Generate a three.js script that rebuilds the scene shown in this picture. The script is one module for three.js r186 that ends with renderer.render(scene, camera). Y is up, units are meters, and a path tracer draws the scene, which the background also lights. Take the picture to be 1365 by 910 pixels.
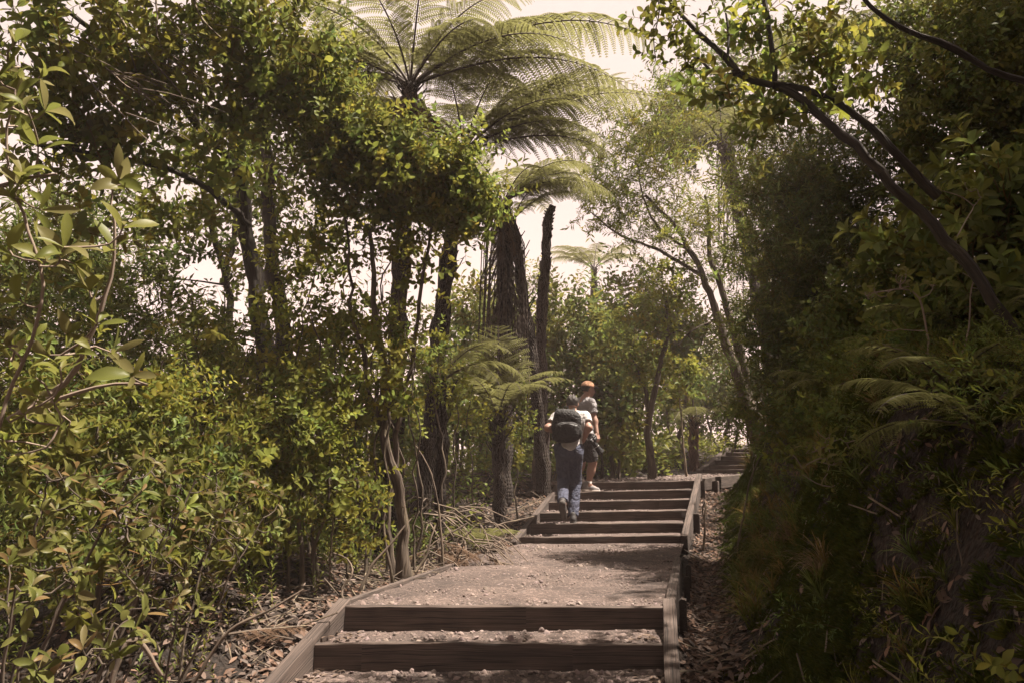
import * as THREE from 'three';
import { mergeGeometries } from 'three/addons/utils/BufferGeometryUtils.js';
import { RoundedBoxGeometry } from 'three/addons/geometries/RoundedBoxGeometry.js';

// ------------------------------------------------------------------ camera, sky, sun, exposure
const scene = new THREE.Scene();
const FOCAL = 1062, IMG_W = 1365, IMG_H = 910, EYE = 0.83, PITCH = Math.atan(178 / FOCAL);
const camera = new THREE.PerspectiveCamera(2 * Math.atan(IMG_H / 2 / FOCAL) * 180 / Math.PI, IMG_W / IMG_H, 0.05, 5000);
camera.position.set(0, EYE, 0);
camera.rotation.set(PITCH, 0, 0);
camera.updateMatrixWorld(true);

const SUN = new THREE.Vector3(0.41, 0.89, -0.04).normalize();
{ // hazy, pinkish white sky, a little brighter round the sun
  const w = 256, h = 128, d = new Float32Array(w * h * 4), v = new THREE.Vector3();
  for (let j = 0; j < h; j++) for (let i = 0; i < w; i++) {
    const el = ((j + 0.5) / h - 0.5) * Math.PI, az = ((i + 0.5) / w - 0.5) * 2 * Math.PI;
    v.set(Math.cos(el) * Math.cos(az), Math.sin(el), Math.cos(el) * Math.sin(az));
    const s = Math.max(0, v.dot(SUN)), g = 1 + 0.35 * Math.pow(s, 24) + 0.05 * Math.sin(az * 3 + 4 * el) * Math.cos(el * 5);
    const k = (j * w + i) * 4;
    d[k] = 0.215 * g; d[k + 1] = 0.188 * g; d[k + 2] = 0.176 * g; d[k + 3] = 1;
  }
  const t = new THREE.DataTexture(d, w, h, THREE.RGBAFormat, THREE.FloatType);
  t.mapping = THREE.EquirectangularReflectionMapping; t.magFilter = THREE.LinearFilter; t.minFilter = THREE.LinearFilter; t.needsUpdate = true;
  scene.background = t; scene.environment = t;
}
const sun = new THREE.DirectionalLight(new THREE.Color().setRGB(1, 0.88, 0.75), 5);
sun.position.copy(SUN).multiplyScalar(60).add(new THREE.Vector3(0, 0, -9));
sun.target.position.set(0, 0, -9);
sun.castShadow = true; sun.shadow.radius = 1.4; sun.shadow.mapSize.set(4096, 4096);
Object.assign(sun.shadow.camera, { left: -25, right: 25, top: 25, bottom: -25, near: 1, far: 140 });
scene.add(sun, sun.target);
const renderer = new THREE.WebGLRenderer({ antialias: true });
renderer.toneMapping = THREE.LinearToneMapping;
renderer.toneMappingExposure = 4.0;
renderer.shadowMap.enabled = true;
scene.fog = new THREE.FogExp2(0xf0dcda, 0.0023); // faint milky air between the trees, added to give matte, lifted blacks

// ------------------------------------------------------------------ helpers
const V = (x, y, z) => new THREE.Vector3(x, y, z);
function rng(seed) { let a = seed >>> 0; return () => { a = (a + 0x6D2B79F5) >>> 0; let t = a; t = Math.imul(t ^ (t >>> 15), t | 1); t ^= t + Math.imul(t ^ (t >>> 7), t | 61); return ((t ^ (t >>> 14)) >>> 0) / 4294967296; }; }
const gaussOf = (R) => () => (R() + R() + R() - 1.5) * 1.15;
const clamp = (x, a, b) => Math.min(b, Math.max(a, x)), smooth = (a, b, x) => { const t = clamp((x - a) / (b - a), 0, 1); return t * t * (3 - 2 * t); }, lerp = (a, b, t) => a + (b - a) * t;
function pl(xs, ys) { return (x) => { if (x <= xs[0]) return ys[0] + (x - xs[0]) * (ys[1] - ys[0]) / (xs[1] - xs[0]); for (let i = 1; i < xs.length; i++) if (x <= xs[i]) return lerp(ys[i - 1], ys[i], (x - xs[i - 1]) / (xs[i] - xs[i - 1])); const n = xs.length - 1; return ys[n] + (x - xs[n]) * (ys[n] - ys[n - 1]) / (xs[n] - xs[n - 1]); }; }
const cP = Math.cos(PITCH), sP = Math.sin(PITCH);
// a photo pixel at a given distance ahead (metres along the ground) as a point of the place
function P(px, py, Z) { const a = (px - IMG_W / 2) / FOCAL, b = (IMG_H / 2 - py) / FOCAL, dy = b * cP + sP, dz = cP - b * sP, t = Z / dz; return V(a * t, EYE + dy * t, -Z); }
const mpp = (Z) => Z / FOCAL; // metres per photo pixel at that distance
function hash2(x, y, s) { let h = Math.imul(x | 0, 374761393) ^ Math.imul(y | 0, 668265263) ^ Math.imul(s | 0, 2246822519); h = Math.imul(h ^ (h >>> 13), 1274126177); return ((h ^ (h >>> 16)) >>> 0) / 4294967296; }
function vnoise(x, y, s = 0, per = 0) { const xi = Math.floor(x), yi = Math.floor(y), fx = x - xi, fy = y - yi, u = fx * fx * (3 - 2 * fx), v = fy * fy * (3 - 2 * fy), m = per ? (q) => ((q % per) + per) % per : (q) => q; return lerp(lerp(hash2(m(xi), m(yi), s), hash2(m(xi + 1), m(yi), s), u), lerp(hash2(m(xi), m(yi + 1), s), hash2(m(xi + 1), m(yi + 1), s), u), v); }
function fbm(x, y, o = 4, s = 0, per = 0) { let a = 0, k = 0.5, n = 0; for (let i = 0; i < o; i++) { a += k * vnoise(x, y, s + i, per); n += k; k *= 0.55; x *= 2; y *= 2; per *= 2; } return a / n; }

const used = new Map();
function numbered(name) { const n = used.get(name) ?? 0; used.set(name, n + 1); return n ? `${name}_${String(n).padStart(3, '0')}` : name; }
function tag(o, label, category, group) { o.userData.label = label; o.userData.category = category; if (group) o.userData.group = group; return o; }
function shadow(o) { o.castShadow = o.receiveShadow = true; return o; }
function thing(name, label, category, pos, group) { const g = new THREE.Group(); g.name = numbered(name); g.position.copy(pos); scene.add(g); return tag(g, label, category, group); }
function part(parent, name, geo, mat) { const m = shadow(new THREE.Mesh(geo, mat)); m.name = name; parent.add(m); return m; }
function structure(name, geo, mat) { const m = part(scene, numbered(name), geo, mat); m.userData.kind = 'structure'; return m; }
function stuffOf(parent, name, geo, mat, mats, cols) {
  const m = shadow(new THREE.InstancedMesh(geo, mat, mats.length)); m.name = parent === scene ? numbered(name) : name; m.userData.kind = 'stuff';
  const c = new THREE.Color();
  mats.forEach((x, i) => { m.setMatrixAt(i, x); if (cols) m.setColorAt(i, c.setRGB(...cols[i])); });
  parent.add(m); return m;
}

// ------------------------------------------------------------------ textures and materials
function tex(n, fn, srgb, rx = 1, ry = 1) {
  const d = new Uint8Array(n * n * 4);
  for (let j = 0; j < n; j++) for (let i = 0; i < n; i++) { const c = fn(i / n, j / n), k = (j * n + i) * 4; for (let q = 0; q < 3; q++) d[k + q] = clamp(Math.round((Array.isArray(c) ? c[q] : c) * 255), 0, 255); d[k + 3] = 255; }
  const t = new THREE.DataTexture(d, n, n); t.wrapS = t.wrapT = THREE.RepeatWrapping; t.magFilter = THREE.LinearFilter; t.minFilter = THREE.LinearMipmapLinearFilter; t.generateMipmaps = true; t.repeat.set(rx, ry);
  if (srgb) t.colorSpace = THREE.SRGBColorSpace; t.needsUpdate = true; return t;
}
const sq = (x) => x * x;
// maps hold multipliers round 0.8 (sRGB), so the colour of the material stays the base colour
const barkBump = tex(256, (u, v) => { const r = 1 - Math.abs(2 * fbm(u * 10, v * 3, 4, 11, 0) - 1); return clamp(0.25 + 0.55 * fbm(u * 16, v * 4, 4, 3, 16) + 0.3 * (r - 0.5), 0, 1); }, false, 4, 1.5);
const barkColor = tex(256, (u, v) => { const a = fbm(u * 16, v * 4, 4, 3, 16), b = fbm(u * 4, v * 4, 3, 21, 4), k = 0.45 + 0.55 * a, l = smooth(0.58, 0.72, b); return [k + 0.12 * l, k + 0.14 * l, k * 0.96 + 0.10 * l]; }, true, 4, 1.5);
const fernBump = tex(256, (u, v) => { const s = 0.5 + 0.5 * Math.sin((u * 14 + Math.floor(v * 16) * 0.5) * 6.283); return clamp(0.3 * fbm(u * 32, v * 8, 3, 5, 32) + 0.5 * s * (0.4 + 0.6 * Math.abs(Math.sin(v * 16 * Math.PI))), 0, 1); }, false, 2, 1.2);
const gravelColor = tex(1024, (u, v) => { const f = vnoise(u * 256, v * 256, 1, 256), g = vnoise(u * 512, v * 512, 2, 512), p = vnoise(u * 96, v * 96, 7, 96), m = fbm(u * 6, v * 6, 4, 4, 6); const k = 0.46 + 0.30 * f + 0.24 * (g - 0.5) + 0.38 * (m - 0.5) + 0.2 * (smooth(0.7, 0.85, p) - 0.25 * smooth(0.3, 0.1, p)); return [k, k * 0.985, k * 0.97]; }, true, 1 / 1.6, 1 / 1.6);
const gravelBump = tex(1024, (u, v) => clamp(0.2 + 0.45 * vnoise(u * 256, v * 256, 1, 256) + 0.25 * vnoise(u * 512, v * 512, 2, 512) + 0.4 * smooth(0.7, 0.85, vnoise(u * 96, v * 96, 7, 96)), 0, 1), false, 1 / 1.6, 1 / 1.6);
const soilColor = tex(512, (u, v) => { const k = 0.30 + 0.5 * fbm(u * 64, v * 64, 3, 31, 64) + 0.35 * (fbm(u * 5, v * 5, 3, 8, 5) - 0.5); return [k, k * 0.97, k * 0.92]; }, true, 0.7, 0.7);
const soilBump = tex(512, (u, v) => fbm(u * 48, v * 48, 4, 33, 48), false, 0.7, 0.7);
const woodColor = tex(512, (u, v) => { const w = v + 0.02 * fbm(u * 4, v * 8, 3, 41, 0), g = fbm(u * 6, w * 90, 3, 42, 0), s = fbm(u * 5, v * 3, 3, 44, 0), c = smooth(0.62, 0.7, fbm(u * 3, w * 60, 2, 45, 0)); const k = 0.52 + 0.4 * g + 0.3 * (s - 0.5) - 0.22 * c; return [k, k * 0.98, k * 0.95]; }, true, 0.8, 3);
const woodBump = tex(512, (u, v) => { const w = v + 0.02 * fbm(u * 4, v * 8, 3, 41, 0), c = smooth(0.62, 0.7, fbm(u * 3, w * 60, 2, 45, 0)); return 0.3 + 0.5 * fbm(u * 6, w * 90, 3, 42, 0) - 0.25 * c; }, false, 0.8, 3);
const clothBump = tex(256, (u, v) => fbm(u * 8, v * 8, 4, 51, 8), false, 5, 5);

const std = (rgb, o = {}) => new THREE.MeshStandardMaterial({ color: new THREE.Color().setRGB(...rgb), roughness: 0.9, side: THREE.DoubleSide, ...o });
function leafMat(rgb, trans = 0.42, gloss = 0.35) { return new THREE.MeshPhysicalMaterial({ color: new THREE.Color().setRGB(...rgb), roughness: 1, transmission: trans, thickness: 0, clearcoat: gloss, clearcoatRoughness: 0.38, specularIntensity: 0, side: THREE.DoubleSide, vertexColors: true }); }
const M = {
  bark: std([0.135, 0.098, 0.074], { map: barkColor, bumpMap: barkBump, bumpScale: 0.02 }),
  barkPale: std([0.30, 0.225, 0.175], { map: barkColor, bumpMap: barkBump, bumpScale: 0.012 }),
  barkDark: std([0.06, 0.045, 0.036], { map: barkColor, bumpMap: barkBump, bumpScale: 0.025 }),
  fernTrunk: std([0.055, 0.036, 0.027], { map: barkColor, bumpMap: fernBump, bumpScale: 0.035 }),
  deadTrunk: std([0.13, 0.09, 0.075], { map: barkColor, bumpMap: fernBump, bumpScale: 0.04 }),
  twig: std([0.20, 0.15, 0.115]), twigDark: std([0.07, 0.05, 0.04]), deadStick: std([0.22, 0.162, 0.13], { map: barkColor, bumpMap: barkBump, bumpScale: 0.004 }),
  stipe: std([0.05, 0.034, 0.022], { roughness: 0.75 }), stipeGreen: std([0.10, 0.085, 0.03], { roughness: 0.7 }),
  gravel: std([0.205, 0.152, 0.134], { map: gravelColor, bumpMap: gravelBump, bumpScale: 0.004, roughness: 1 }),
  stone: std([0.17, 0.131, 0.118], { roughness: 0.95, flatShading: true }),
  soil: std([0.075, 0.052, 0.041], { map: soilColor, bumpMap: soilBump, bumpScale: 0.03, roughness: 1 }),
  timber: std([0.155, 0.117, 0.103], { map: woodColor, bumpMap: woodBump, bumpScale: 0.006, roughness: 0.9 }),
  timberDark: std([0.15, 0.112, 0.098], { map: woodColor, bumpMap: woodBump, bumpScale: 0.008, roughness: 0.95 }),
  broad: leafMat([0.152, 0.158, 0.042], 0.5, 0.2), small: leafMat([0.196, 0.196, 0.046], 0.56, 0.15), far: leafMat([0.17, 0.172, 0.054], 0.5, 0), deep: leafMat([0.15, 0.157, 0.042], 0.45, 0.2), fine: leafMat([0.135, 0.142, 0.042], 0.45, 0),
  fern: leafMat([0.18, 0.178, 0.066], 0.58, 0.1), deadFern: leafMat([0.13, 0.085, 0.058], 0.3, 0), litter: leafMat([0.16, 0.125, 0.105], 0.2, 0.12), grass: leafMat([0.17, 0.15, 0.05], 0.4, 0.1), moss: leafMat([0.075, 0.080, 0.018], 0.3, 0),
};

// ------------------------------------------------------------------ geometry makers
class Soup { // triangles with vertex colours
  constructor() { this.p = []; this.c = []; this.i = []; this.u = []; }
  vert(v, c) { this.p.push(v.x, v.y, v.z); this.c.push(...c); this.u.push(v.x, v.y); return this.p.length / 3 - 1; }
  tri(a, b, c) { this.i.push(a, b, c); }
  geo() { const g = new THREE.BufferGeometry(); g.setAttribute('position', new THREE.Float32BufferAttribute(this.p, 3)); g.setAttribute('color', new THREE.Float32BufferAttribute(this.c, 3)); g.setAttribute('uv', new THREE.Float32BufferAttribute(this.u, 2)); g.setIndex(this.i); g.computeVertexNormals(); return g; }
}
// one leaf from base b along dir d with face normal n
function addLeaf(s, b, d, n, L, W, { seg = 3, curl = 0.5, fold = 0.25, belly = 0.45, col = [1, 1, 1], stalk = 0.08 } = {}) {
  const side = V().crossVectors(d, n).normalize(), nn = V().crossVectors(side, d).normalize(), rows = [];
  let q = b.clone(), ang = -curl * 0.25;
  const step = L / seg;
  for (let k = 0; k <= seg; k++) {
    const t = k / seg, w = k === 0 ? W * 0.06 : k === seg ? 0 : W * Math.pow(Math.sin(Math.PI * Math.pow(t, Math.log(0.5) / Math.log(belly))), 0.8);
    const m = s.vert(q, col);
    if (k === seg) { rows.push([m, m, m]); break; }
    const l = s.vert(q.clone().addScaledVector(side, -w / 2).addScaledVector(nn, w * fold), col), r = s.vert(q.clone().addScaledVector(side, w / 2).addScaledVector(nn, w * fold), col);
    rows.push([l, m, r]);
    q = q.clone().addScaledVector(d, Math.cos(ang) * step).addScaledVector(nn, -Math.sin(ang) * step); ang += curl / seg;
  }
  for (let k = 0; k < seg; k++) { const A = rows[k], B = rows[k + 1]; if (B[0] === B[1]) { s.tri(A[0], A[1], B[1]); s.tri(A[1], A[2], B[1]); } else { s.tri(A[0], A[1], B[0]); s.tri(A[1], B[1], B[0]); s.tri(A[1], A[2], B[1]); s.tri(A[2], B[2], B[1]); } }
}
function addQuadLeaf(s, b, d, n, L, W, col, droop = 0.15) { // two folded triangles
  const side = V().crossVectors(d, n).normalize();
  const a = s.vert(b, col), t = s.vert(b.clone().addScaledVector(d, L).addScaledVector(n, -L * droop), col), l = s.vert(b.clone().addScaledVector(d, L * 0.42).addScaledVector(side, -W / 2).addScaledVector(n, W * 0.18), col), r = s.vert(b.clone().addScaledVector(d, L * 0.42).addScaledVector(side, W / 2).addScaledVector(n, W * 0.18), col);
  s.tri(a, t, l); s.tri(a, r, t);
}
function addStem(s, pts, r0, r1, col, n = 3) {
  let prev = null;
  pts.forEach((p, k) => {
    const d = V().subVectors(pts[Math.min(k + 1, pts.length - 1)], pts[Math.max(k - 1, 0)]).normalize(), e = Math.abs(d.y) > 0.9 ? V(1, 0, 0) : V(0, 1, 0), a = V().crossVectors(d, e).normalize(), b = V().crossVectors(d, a), r = lerp(r0, r1, k / (pts.length - 1)), ring = [];
    for (let q = 0; q < n; q++) { const an = q / n * 6.2832; ring.push(s.vert(p.clone().addScaledVector(a, Math.cos(an) * r).addScaledVector(b, Math.sin(an) * r), col)); }
    if (prev) for (let q = 0; q < n; q++) { const q2 = (q + 1) % n; s.tri(prev[q], prev[q2], ring[q]); s.tri(prev[q2], ring[q2], ring[q]); }
    prev = ring;
  });
}
// tube along points with a radius at each, uv in metres, lumpy
function tube(pts, radii, n = 8, seed = 1, lump = 0.12, caps = true) {
  const pos = [], uv = [], idx = []; let len = 0;
  let prevA = null;
  pts.forEach((p, k) => {
    if (k) len += p.distanceTo(pts[k - 1]);
    const d = V().subVectors(pts[Math.min(k + 1, pts.length - 1)], pts[Math.max(k - 1, 0)]).normalize();
    let a = prevA ? prevA.clone().addScaledVector(d, -prevA.dot(d)) : V().crossVectors(d, Math.abs(d.y) > 0.9 ? V(1, 0, 0) : V(0, 1, 0)); a.normalize(); prevA = a;
    const b = V().crossVectors(d, a), r = typeof radii === 'function' ? radii(k / (pts.length - 1)) : radii[k];
    for (let q = 0; q <= n; q++) { const an = (q % n) / n * 6.2832, rr = r * (1 + lump * (2 * fbm((q % n) * 1.7 + seed * 3.1, len / Math.max(r, 0.01) * 0.5, 2, seed) - 1)); pos.push(p.x + (a.x * Math.cos(an) + b.x * Math.sin(an)) * rr, p.y + (a.y * Math.cos(an) + b.y * Math.sin(an)) * rr, p.z + (a.z * Math.cos(an) + b.z * Math.sin(an)) * rr); uv.push(q / n * r * 6.28, len); }
  });
  const m = n + 1;
  for (let k = 0; k < pts.length - 1; k++) for (let q = 0; q < n; q++) { const A = k * m + q; idx.push(A, A + 1, A + m, A + 1, A + m + 1, A + m); }
  if (caps) for (const [k, f] of [[0, 1], [pts.length - 1, 0]]) { const c = pos.length / 3; pos.push(pts[k].x, pts[k].y, pts[k].z); uv.push(0, 0); for (let q = 0; q < n; q++) f ? idx.push(c, k * m + q + 1, k * m + q) : idx.push(c, k * m + q, k * m + q + 1); }
  const g = new THREE.BufferGeometry(); g.setAttribute('position', new THREE.Float32BufferAttribute(pos, 3)); g.setAttribute('uv', new THREE.Float32BufferAttribute(uv, 2)); g.setIndex(idx); g.computeVertexNormals(); return g;
}
function curvePts(ctrl, step = 0.15, wob = 0, seed = 1) {
  const c = new THREE.CatmullRomCurve3(ctrl, false, 'centripetal'), n = Math.max(3, Math.ceil(c.getLength() / step)), out = [];
  for (let k = 0; k <= n; k++) { const p = c.getPointAt(k / n); if (wob && k && k < n) { p.x += wob * (2 * fbm(k * 0.37, seed, 3, seed) - 1); p.z += wob * (2 * fbm(k * 0.37, seed + 9, 3, seed + 5) - 1); } out.push(p); }
  return out;
}

// sprays: a short twig with its leaves; the unit of a crown
function spray(kind, seed) {
  const R = rng(seed), s = new Soup(), tw = [1.0, 0.62, 0.9], shade = () => { const k = 0.75 + 0.5 * R(); return [k * (0.86 + 0.2 * R()), k, k * (0.7 + 0.5 * R())]; };
  const bend = (L, n, up) => { const o = []; let p = V(0, 0, 0), d = V(0.15 * (R() - 0.5), 1, 0.15 * (R() - 0.5)); for (let k = 0; k <= n; k++) { o.push(p.clone()); d.add(V((R() - 0.5) * 0.5, up, (R() - 0.5) * 0.5)).normalize(); p = p.clone().addScaledVector(d, L / n); } return o; };
  const around = (d, an, tilt) => { const a = V().crossVectors(d, Math.abs(d.x) > 0.9 ? V(0, 0, 1) : V(1, 0, 0)).normalize(), b = V().crossVectors(d, a); return a.multiplyScalar(Math.cos(an)).addScaledVector(b, Math.sin(an)).multiplyScalar(Math.sin(tilt)).addScaledVector(d, Math.cos(tilt)); };
  const outline = (pts, f) => { for (let k = 1; k < pts.length; k++) f(pts[k], V().subVectors(pts[k], pts[k - 1]).normalize(), k / (pts.length - 1)); };
  if (kind === 'round') { // small oval leaves in pairs along a twig
    const pts = bend(0.30, 8, -0.02); addStem(s, pts, 0.0022, 0.001, tw);
    outline(pts, (p, d, t) => { for (const sgn of [0, 3.14]) { const l = around(d, sgn + t * 9 + R() * 0.5, 1.0 + 0.3 * R()), L = 0.042 + 0.022 * R(); addLeaf(s, p, l, V(0.3 * (R() - 0.5), 1, 0.3 * (R() - 0.5)).addScaledVector(d, 0.5), L, L * 0.5, { seg: 4, curl: 0.5, fold: 0.14, belly: 0.52, col: shade() }); } });
    addLeaf(s, pts.at(-1), V(0, 1, 0.2).normalize(), V(0, 0, 1), 0.05, 0.027, { seg: 4, fold: 0.14, col: shade() });
  } else if (kind === 'whorl') { // rosettes of long leaves at the tip and halfway
    const pts = bend(0.26, 4, 0.02); addStem(s, pts, 0.004, 0.0025, tw);
    for (const [k, n] of [[4, 6], [3, 3], [2, 2]]) for (let q = 0; q < n; q++) { const l = around(V(0, 1, 0), q / n * 6.283 + k + R() * 0.5, 0.8 + 0.55 * R()), L = 0.075 + 0.045 * R(); addLeaf(s, pts[k], l, V(0, 1, 0), L, L * 0.34, { seg: 3, curl: 0.5 + 0.5 * R(), fold: 0.3, belly: 0.55, col: shade() }); }
  } else if (kind === 'willow') { // narrow leaves
    const pts = bend(0.34, 9, -0.06); addStem(s, pts, 0.002, 0.0008, tw);
    outline(pts, (p, d, t) => { for (const sgn of [0, 3.14]) { const l = around(d, sgn + t * 5 + R(), 0.7 + 0.4 * R()), L = 0.05 + 0.03 * R(); addLeaf(s, p, l, V(R() - 0.5, 1, R() - 0.5), L, L * 0.24, { seg: 2, curl: 0.6, col: shade() }); } });
  } else if (kind === 'fine') { // feathery scrub: tiny narrow leaves on several side twigs
    const pts = bend(0.30, 6, 0.0); addStem(s, pts, 0.0018, 0.0008, tw);
    outline(pts, (p, d) => { for (let j = 0; j < 2; j++) { const e = around(d, R() * 6.28, 0.75), q = [p, p.clone().addScaledVector(e, 0.06), p.clone().addScaledVector(e, 0.12).add(V(0, -0.01, 0))]; for (let k = 0; k < 9; k++) { const b = q[0].clone().lerp(q[2], k / 9), l = around(e, R() * 6.28, 0.8); addQuadLeaf(s, b, l, V(R() - 0.5, 1, R() - 0.5).normalize(), 0.022 + 0.012 * R(), 0.0065, shade()); } } });
  } else if (kind === 'far') { // a coarser bunch of leaves for plants further off
    const pts = bend(0.34, 7, 0.0); addStem(s, pts, 0.003, 0.001, tw);
    outline(pts, (p, d, t) => { for (let j = 0; j < 3; j++) { const l = around(d, R() * 6.28, 0.9 + 0.4 * R()), L = 0.05 + 0.035 * R(); addQuadLeaf(s, p.clone().addScaledVector(l, 0.02 + 0.03 * R()), l, V(0.8 * (R() - 0.5), 1, 0.8 * (R() - 0.5)).normalize(), L, L * 0.5, shade()); } });
  } else if (kind === 'tuft') { // grass
    for (let k = 0; k < 26; k++) { const an = R() * 6.28, t = 0.15 + 0.5 * R(), d = V(Math.cos(an) * Math.sin(t), Math.cos(t), Math.sin(an) * Math.sin(t)), L = 0.18 + 0.2 * R(); addLeaf(s, V(Math.cos(an) * 0.02 * R(), 0, Math.sin(an) * 0.02 * R()), d, V(-d.x * 0.2, 1, -d.z * 0.2), L, 0.006, { seg: 4, curl: 1.6 + 0.9 * R(), fold: 0.2, col: shade() }); }
  } else if (kind === 'mosstuft') {
    for (let k = 0; k < 22; k++) { const an = R() * 6.28, t = R() * 1.2, d = V(Math.cos(an) * Math.sin(t), Math.cos(t), Math.sin(an) * Math.sin(t)); addQuadLeaf(s, V(Math.cos(an) * 0.02 * R(), 0, Math.sin(an) * 0.02 * R()), d, V(d.y, -d.x, 0.1).normalize(), 0.018 + 0.018 * R(), 0.005, shade()); }
  } else if (kind === 'deadleaf') {
    addLeaf(s, V(0, 0, 0), V(0, 0, 1), V(0, 1, 0), 0.075, 0.03, { seg: 3, curl: -0.7 + R(), fold: 0.45 * R(), col: [1, 1, 1] });
  }
  return s.geo();
}
const SPRAY = {};
for (const [k, n] of [['round', 3], ['whorl', 3], ['willow', 3], ['fine', 3], ['far', 3], ['tuft', 4], ['mosstuft', 2], ['deadleaf', 4]]) SPRAY[k] = Array.from({ length: n }, (_, i) => spray(k, 100 + i * 17 + k.length * 1000));

// a clump: many sprays pointing outwards from one centre; crowns are made of turned copies of a few clumps of each size
const clumpCache = new Map();
function clumpGeos(kind, cr, k, lift, size) {
  cr = Math.max(0.1, Math.round(cr / 0.06) * 0.06); k = Math.max(4, Math.round(k * 0.55 / 4) * 4); size *= 1.25;
  const key = [kind, cr.toFixed(2), k, lift, size].join();
  if (!clumpCache.has(key)) clumpCache.set(key, [0, 1, 2].map((v) => {
    const R = rng(key.length * 131 + v * 977 + k * 7 + Math.round(cr * 100) * 13), G = gaussOf(R), gs = [];
    for (let q = 0; q < k; q++) {
      const off = V(G(), G() * 0.8, G()), a = off.clone().normalize().multiplyScalar(0.9).add(V((R() - 0.5) * 0.9, lift + (R() - 0.5) * 0.7, (R() - 0.5) * 0.9)).normalize(), s = size * (0.7 + 0.6 * R()), g = SPRAY[kind][R() * SPRAY[kind].length | 0].clone();
      g.applyMatrix4(along(off.clone().multiplyScalar(cr).addScaledVector(a, -0.12 * s), a, R() * 6.28, s)); const t = tint(R), c = g.attributes.color; for (let i = 0; i < c.count; i++) c.setXYZ(i, c.getX(i) * t[0], c.getY(i) * t[1], c.getZ(i) * t[2]); gs.push(g);
    }
    return mergeGeometries(gs);
  }));
  return clumpCache.get(key);
}
const QU = V(0, 1, 0), _q = new THREE.Quaternion(), _q2 = new THREE.Quaternion(), _m = new THREE.Matrix4();
function along(p, d, spin, s) { _q.setFromUnitVectors(QU, d); _q2.setFromAxisAngle(d, spin); return new THREE.Matrix4().compose(p, _q2.multiply(_q).clone(), V(s, s, s)); }
function tint(R, base = [1, 1, 1], v = 0.28) { const k = 1 + v * (2 * R() - 1), y = R(); return [base[0] * k * (0.82 + 0.30 * y), base[1] * k, base[2] * k * (1.1 - 0.3 * y)]; }

// ------------------------------------------------------------------ the lie of the land
// Z is the distance ahead of the camera (world z = -Z). The path climbs away and bears to the right.
const pathL = pl([0, 5.34, 10.16, 12.49, 17, 19.5, 30], [-2.585, -1.09, 0.07, 0.77, 4.0, 5.3, 9]), pathR = pl([0, 5.34, 10.16, 12.49, 17, 19.5, 30], [0.03, 0.99, 2.13, 2.83, 5.75, 6.9, 10.6]);
const floorRamp = pl([-20, 0, 3.75, 5.34, 10.16, 12.49, 17, 19.5, 60], [-1.6, -0.64, -0.62, 0, 0.02, 0.75, 0.87, 1.35, 3.0]);
function ground(x, z) {
  const Z = -z, f = floorRamp(Z), l = pathL(Z) - x, r = x - pathR(Z), n = (fbm(x * 0.9 + 50, z * 0.9 + 50, 4, 61) - 0.5);
  if (l > -0.02) { const h = f - 0.05 + 0.10 * smooth(0.3, 1.2, l) + n * 0.45 * smooth(0, 1, l); return h - 0.22 * Math.max(0, l - 1.6) * smooth(1.6, 4, l) * smooth(60, 5, l) - 8 * smooth(10, 60, l); }
  if (r > -0.02) {
    const ditch = f - 0.26 + n * 0.12 + 0.1 * sq(clamp((r - 0.3) / 0.3, -1, 1)), rise = 1.5 * smooth(0.5, 1.6, r) + 0.42 * Math.max(0, r - 1.2) * smooth(30, 6, r) + 4 * smooth(4, 26, r);
    return ditch + rise * smooth(-3, 2, Z) + n * 0.7 * smooth(0.5, 1.4, r);
  }
  return f - 0.22;
}
{ // ground sheet, fine near the path and coarse to the horizon
  const nx = 240, nz = 260, pos = [], uv = [], idx = [], warp = (u, a, b) => Math.sign(u) * (a * Math.abs(u) + b * Math.pow(Math.abs(u), 7));
  for (let j = 0; j <= nz; j++) { const z = -8 + warp(j / nz * 2 - 1, 14, 1800); let arc = 0, px = 0, py = 0; for (let i = 0; i <= nx; i++) { const x = 1 + warp(i / nx * 2 - 1, 9, 1800), y = ground(x, z); if (i) arc += Math.hypot(x - px, y - py); px = x; py = y; pos.push(x, y, z); uv.push(arc, z); } }
  for (let j = 0; j < nz; j++) for (let i = 0; i < nx; i++) { const a = j * (nx + 1) + i; idx.push(a, a + nx + 1, a + 1, a + 1, a + nx + 1, a + nx + 2); }
  const g = new THREE.BufferGeometry(); g.setAttribute('position', new THREE.Float32BufferAttribute(pos, 3)); g.setAttribute('uv', new THREE.Float32BufferAttribute(uv, 2)); g.setIndex(idx); g.computeVertexNormals();
  structure('forest_ground', g, M.soil);
}

// gravel surfaces: fn(s,t) corners bilinear, small bumps
function gravelSheet(name, a, b, c, d, nu, nv, amp, seed) { // a near left, b near right, c far right, d far left
  const pos = [], uv = [], idx = [], ab = V(), dc = V(), p = V();
  for (let j = 0; j <= nv; j++) for (let i = 0; i <= nu; i++) { ab.lerpVectors(a, b, i / nu); dc.lerpVectors(d, c, i / nu); p.lerpVectors(ab, dc, j / nv); const e = smooth(0, 0.06, j / nv) * smooth(1, 0.97, j / nv); pos.push(p.x, p.y + amp * e * (2 * fbm(p.x * 3.3 + seed, p.z * 3.3, 4, seed) - 1) + 0.008 * e * (vnoise(p.x * 24, p.z * 24, seed) - 0.5), p.z); uv.push(p.x, p.z); }
  for (let j = 0; j < nv; j++) for (let i = 0; i < nu; i++) { const q = j * (nu + 1) + i; idx.push(q, q + 1, q + nu + 1, q + 1, q + nu + 2, q + nu + 1); }
  const g = new THREE.BufferGeometry(); g.setAttribute('position', new THREE.Float32BufferAttribute(pos, 3)); g.setAttribute('uv', new THREE.Float32BufferAttribute(uv, 2)); g.setIndex(idx); g.computeVertexNormals();
  return structure(name, g, M.gravel);
}
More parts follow.
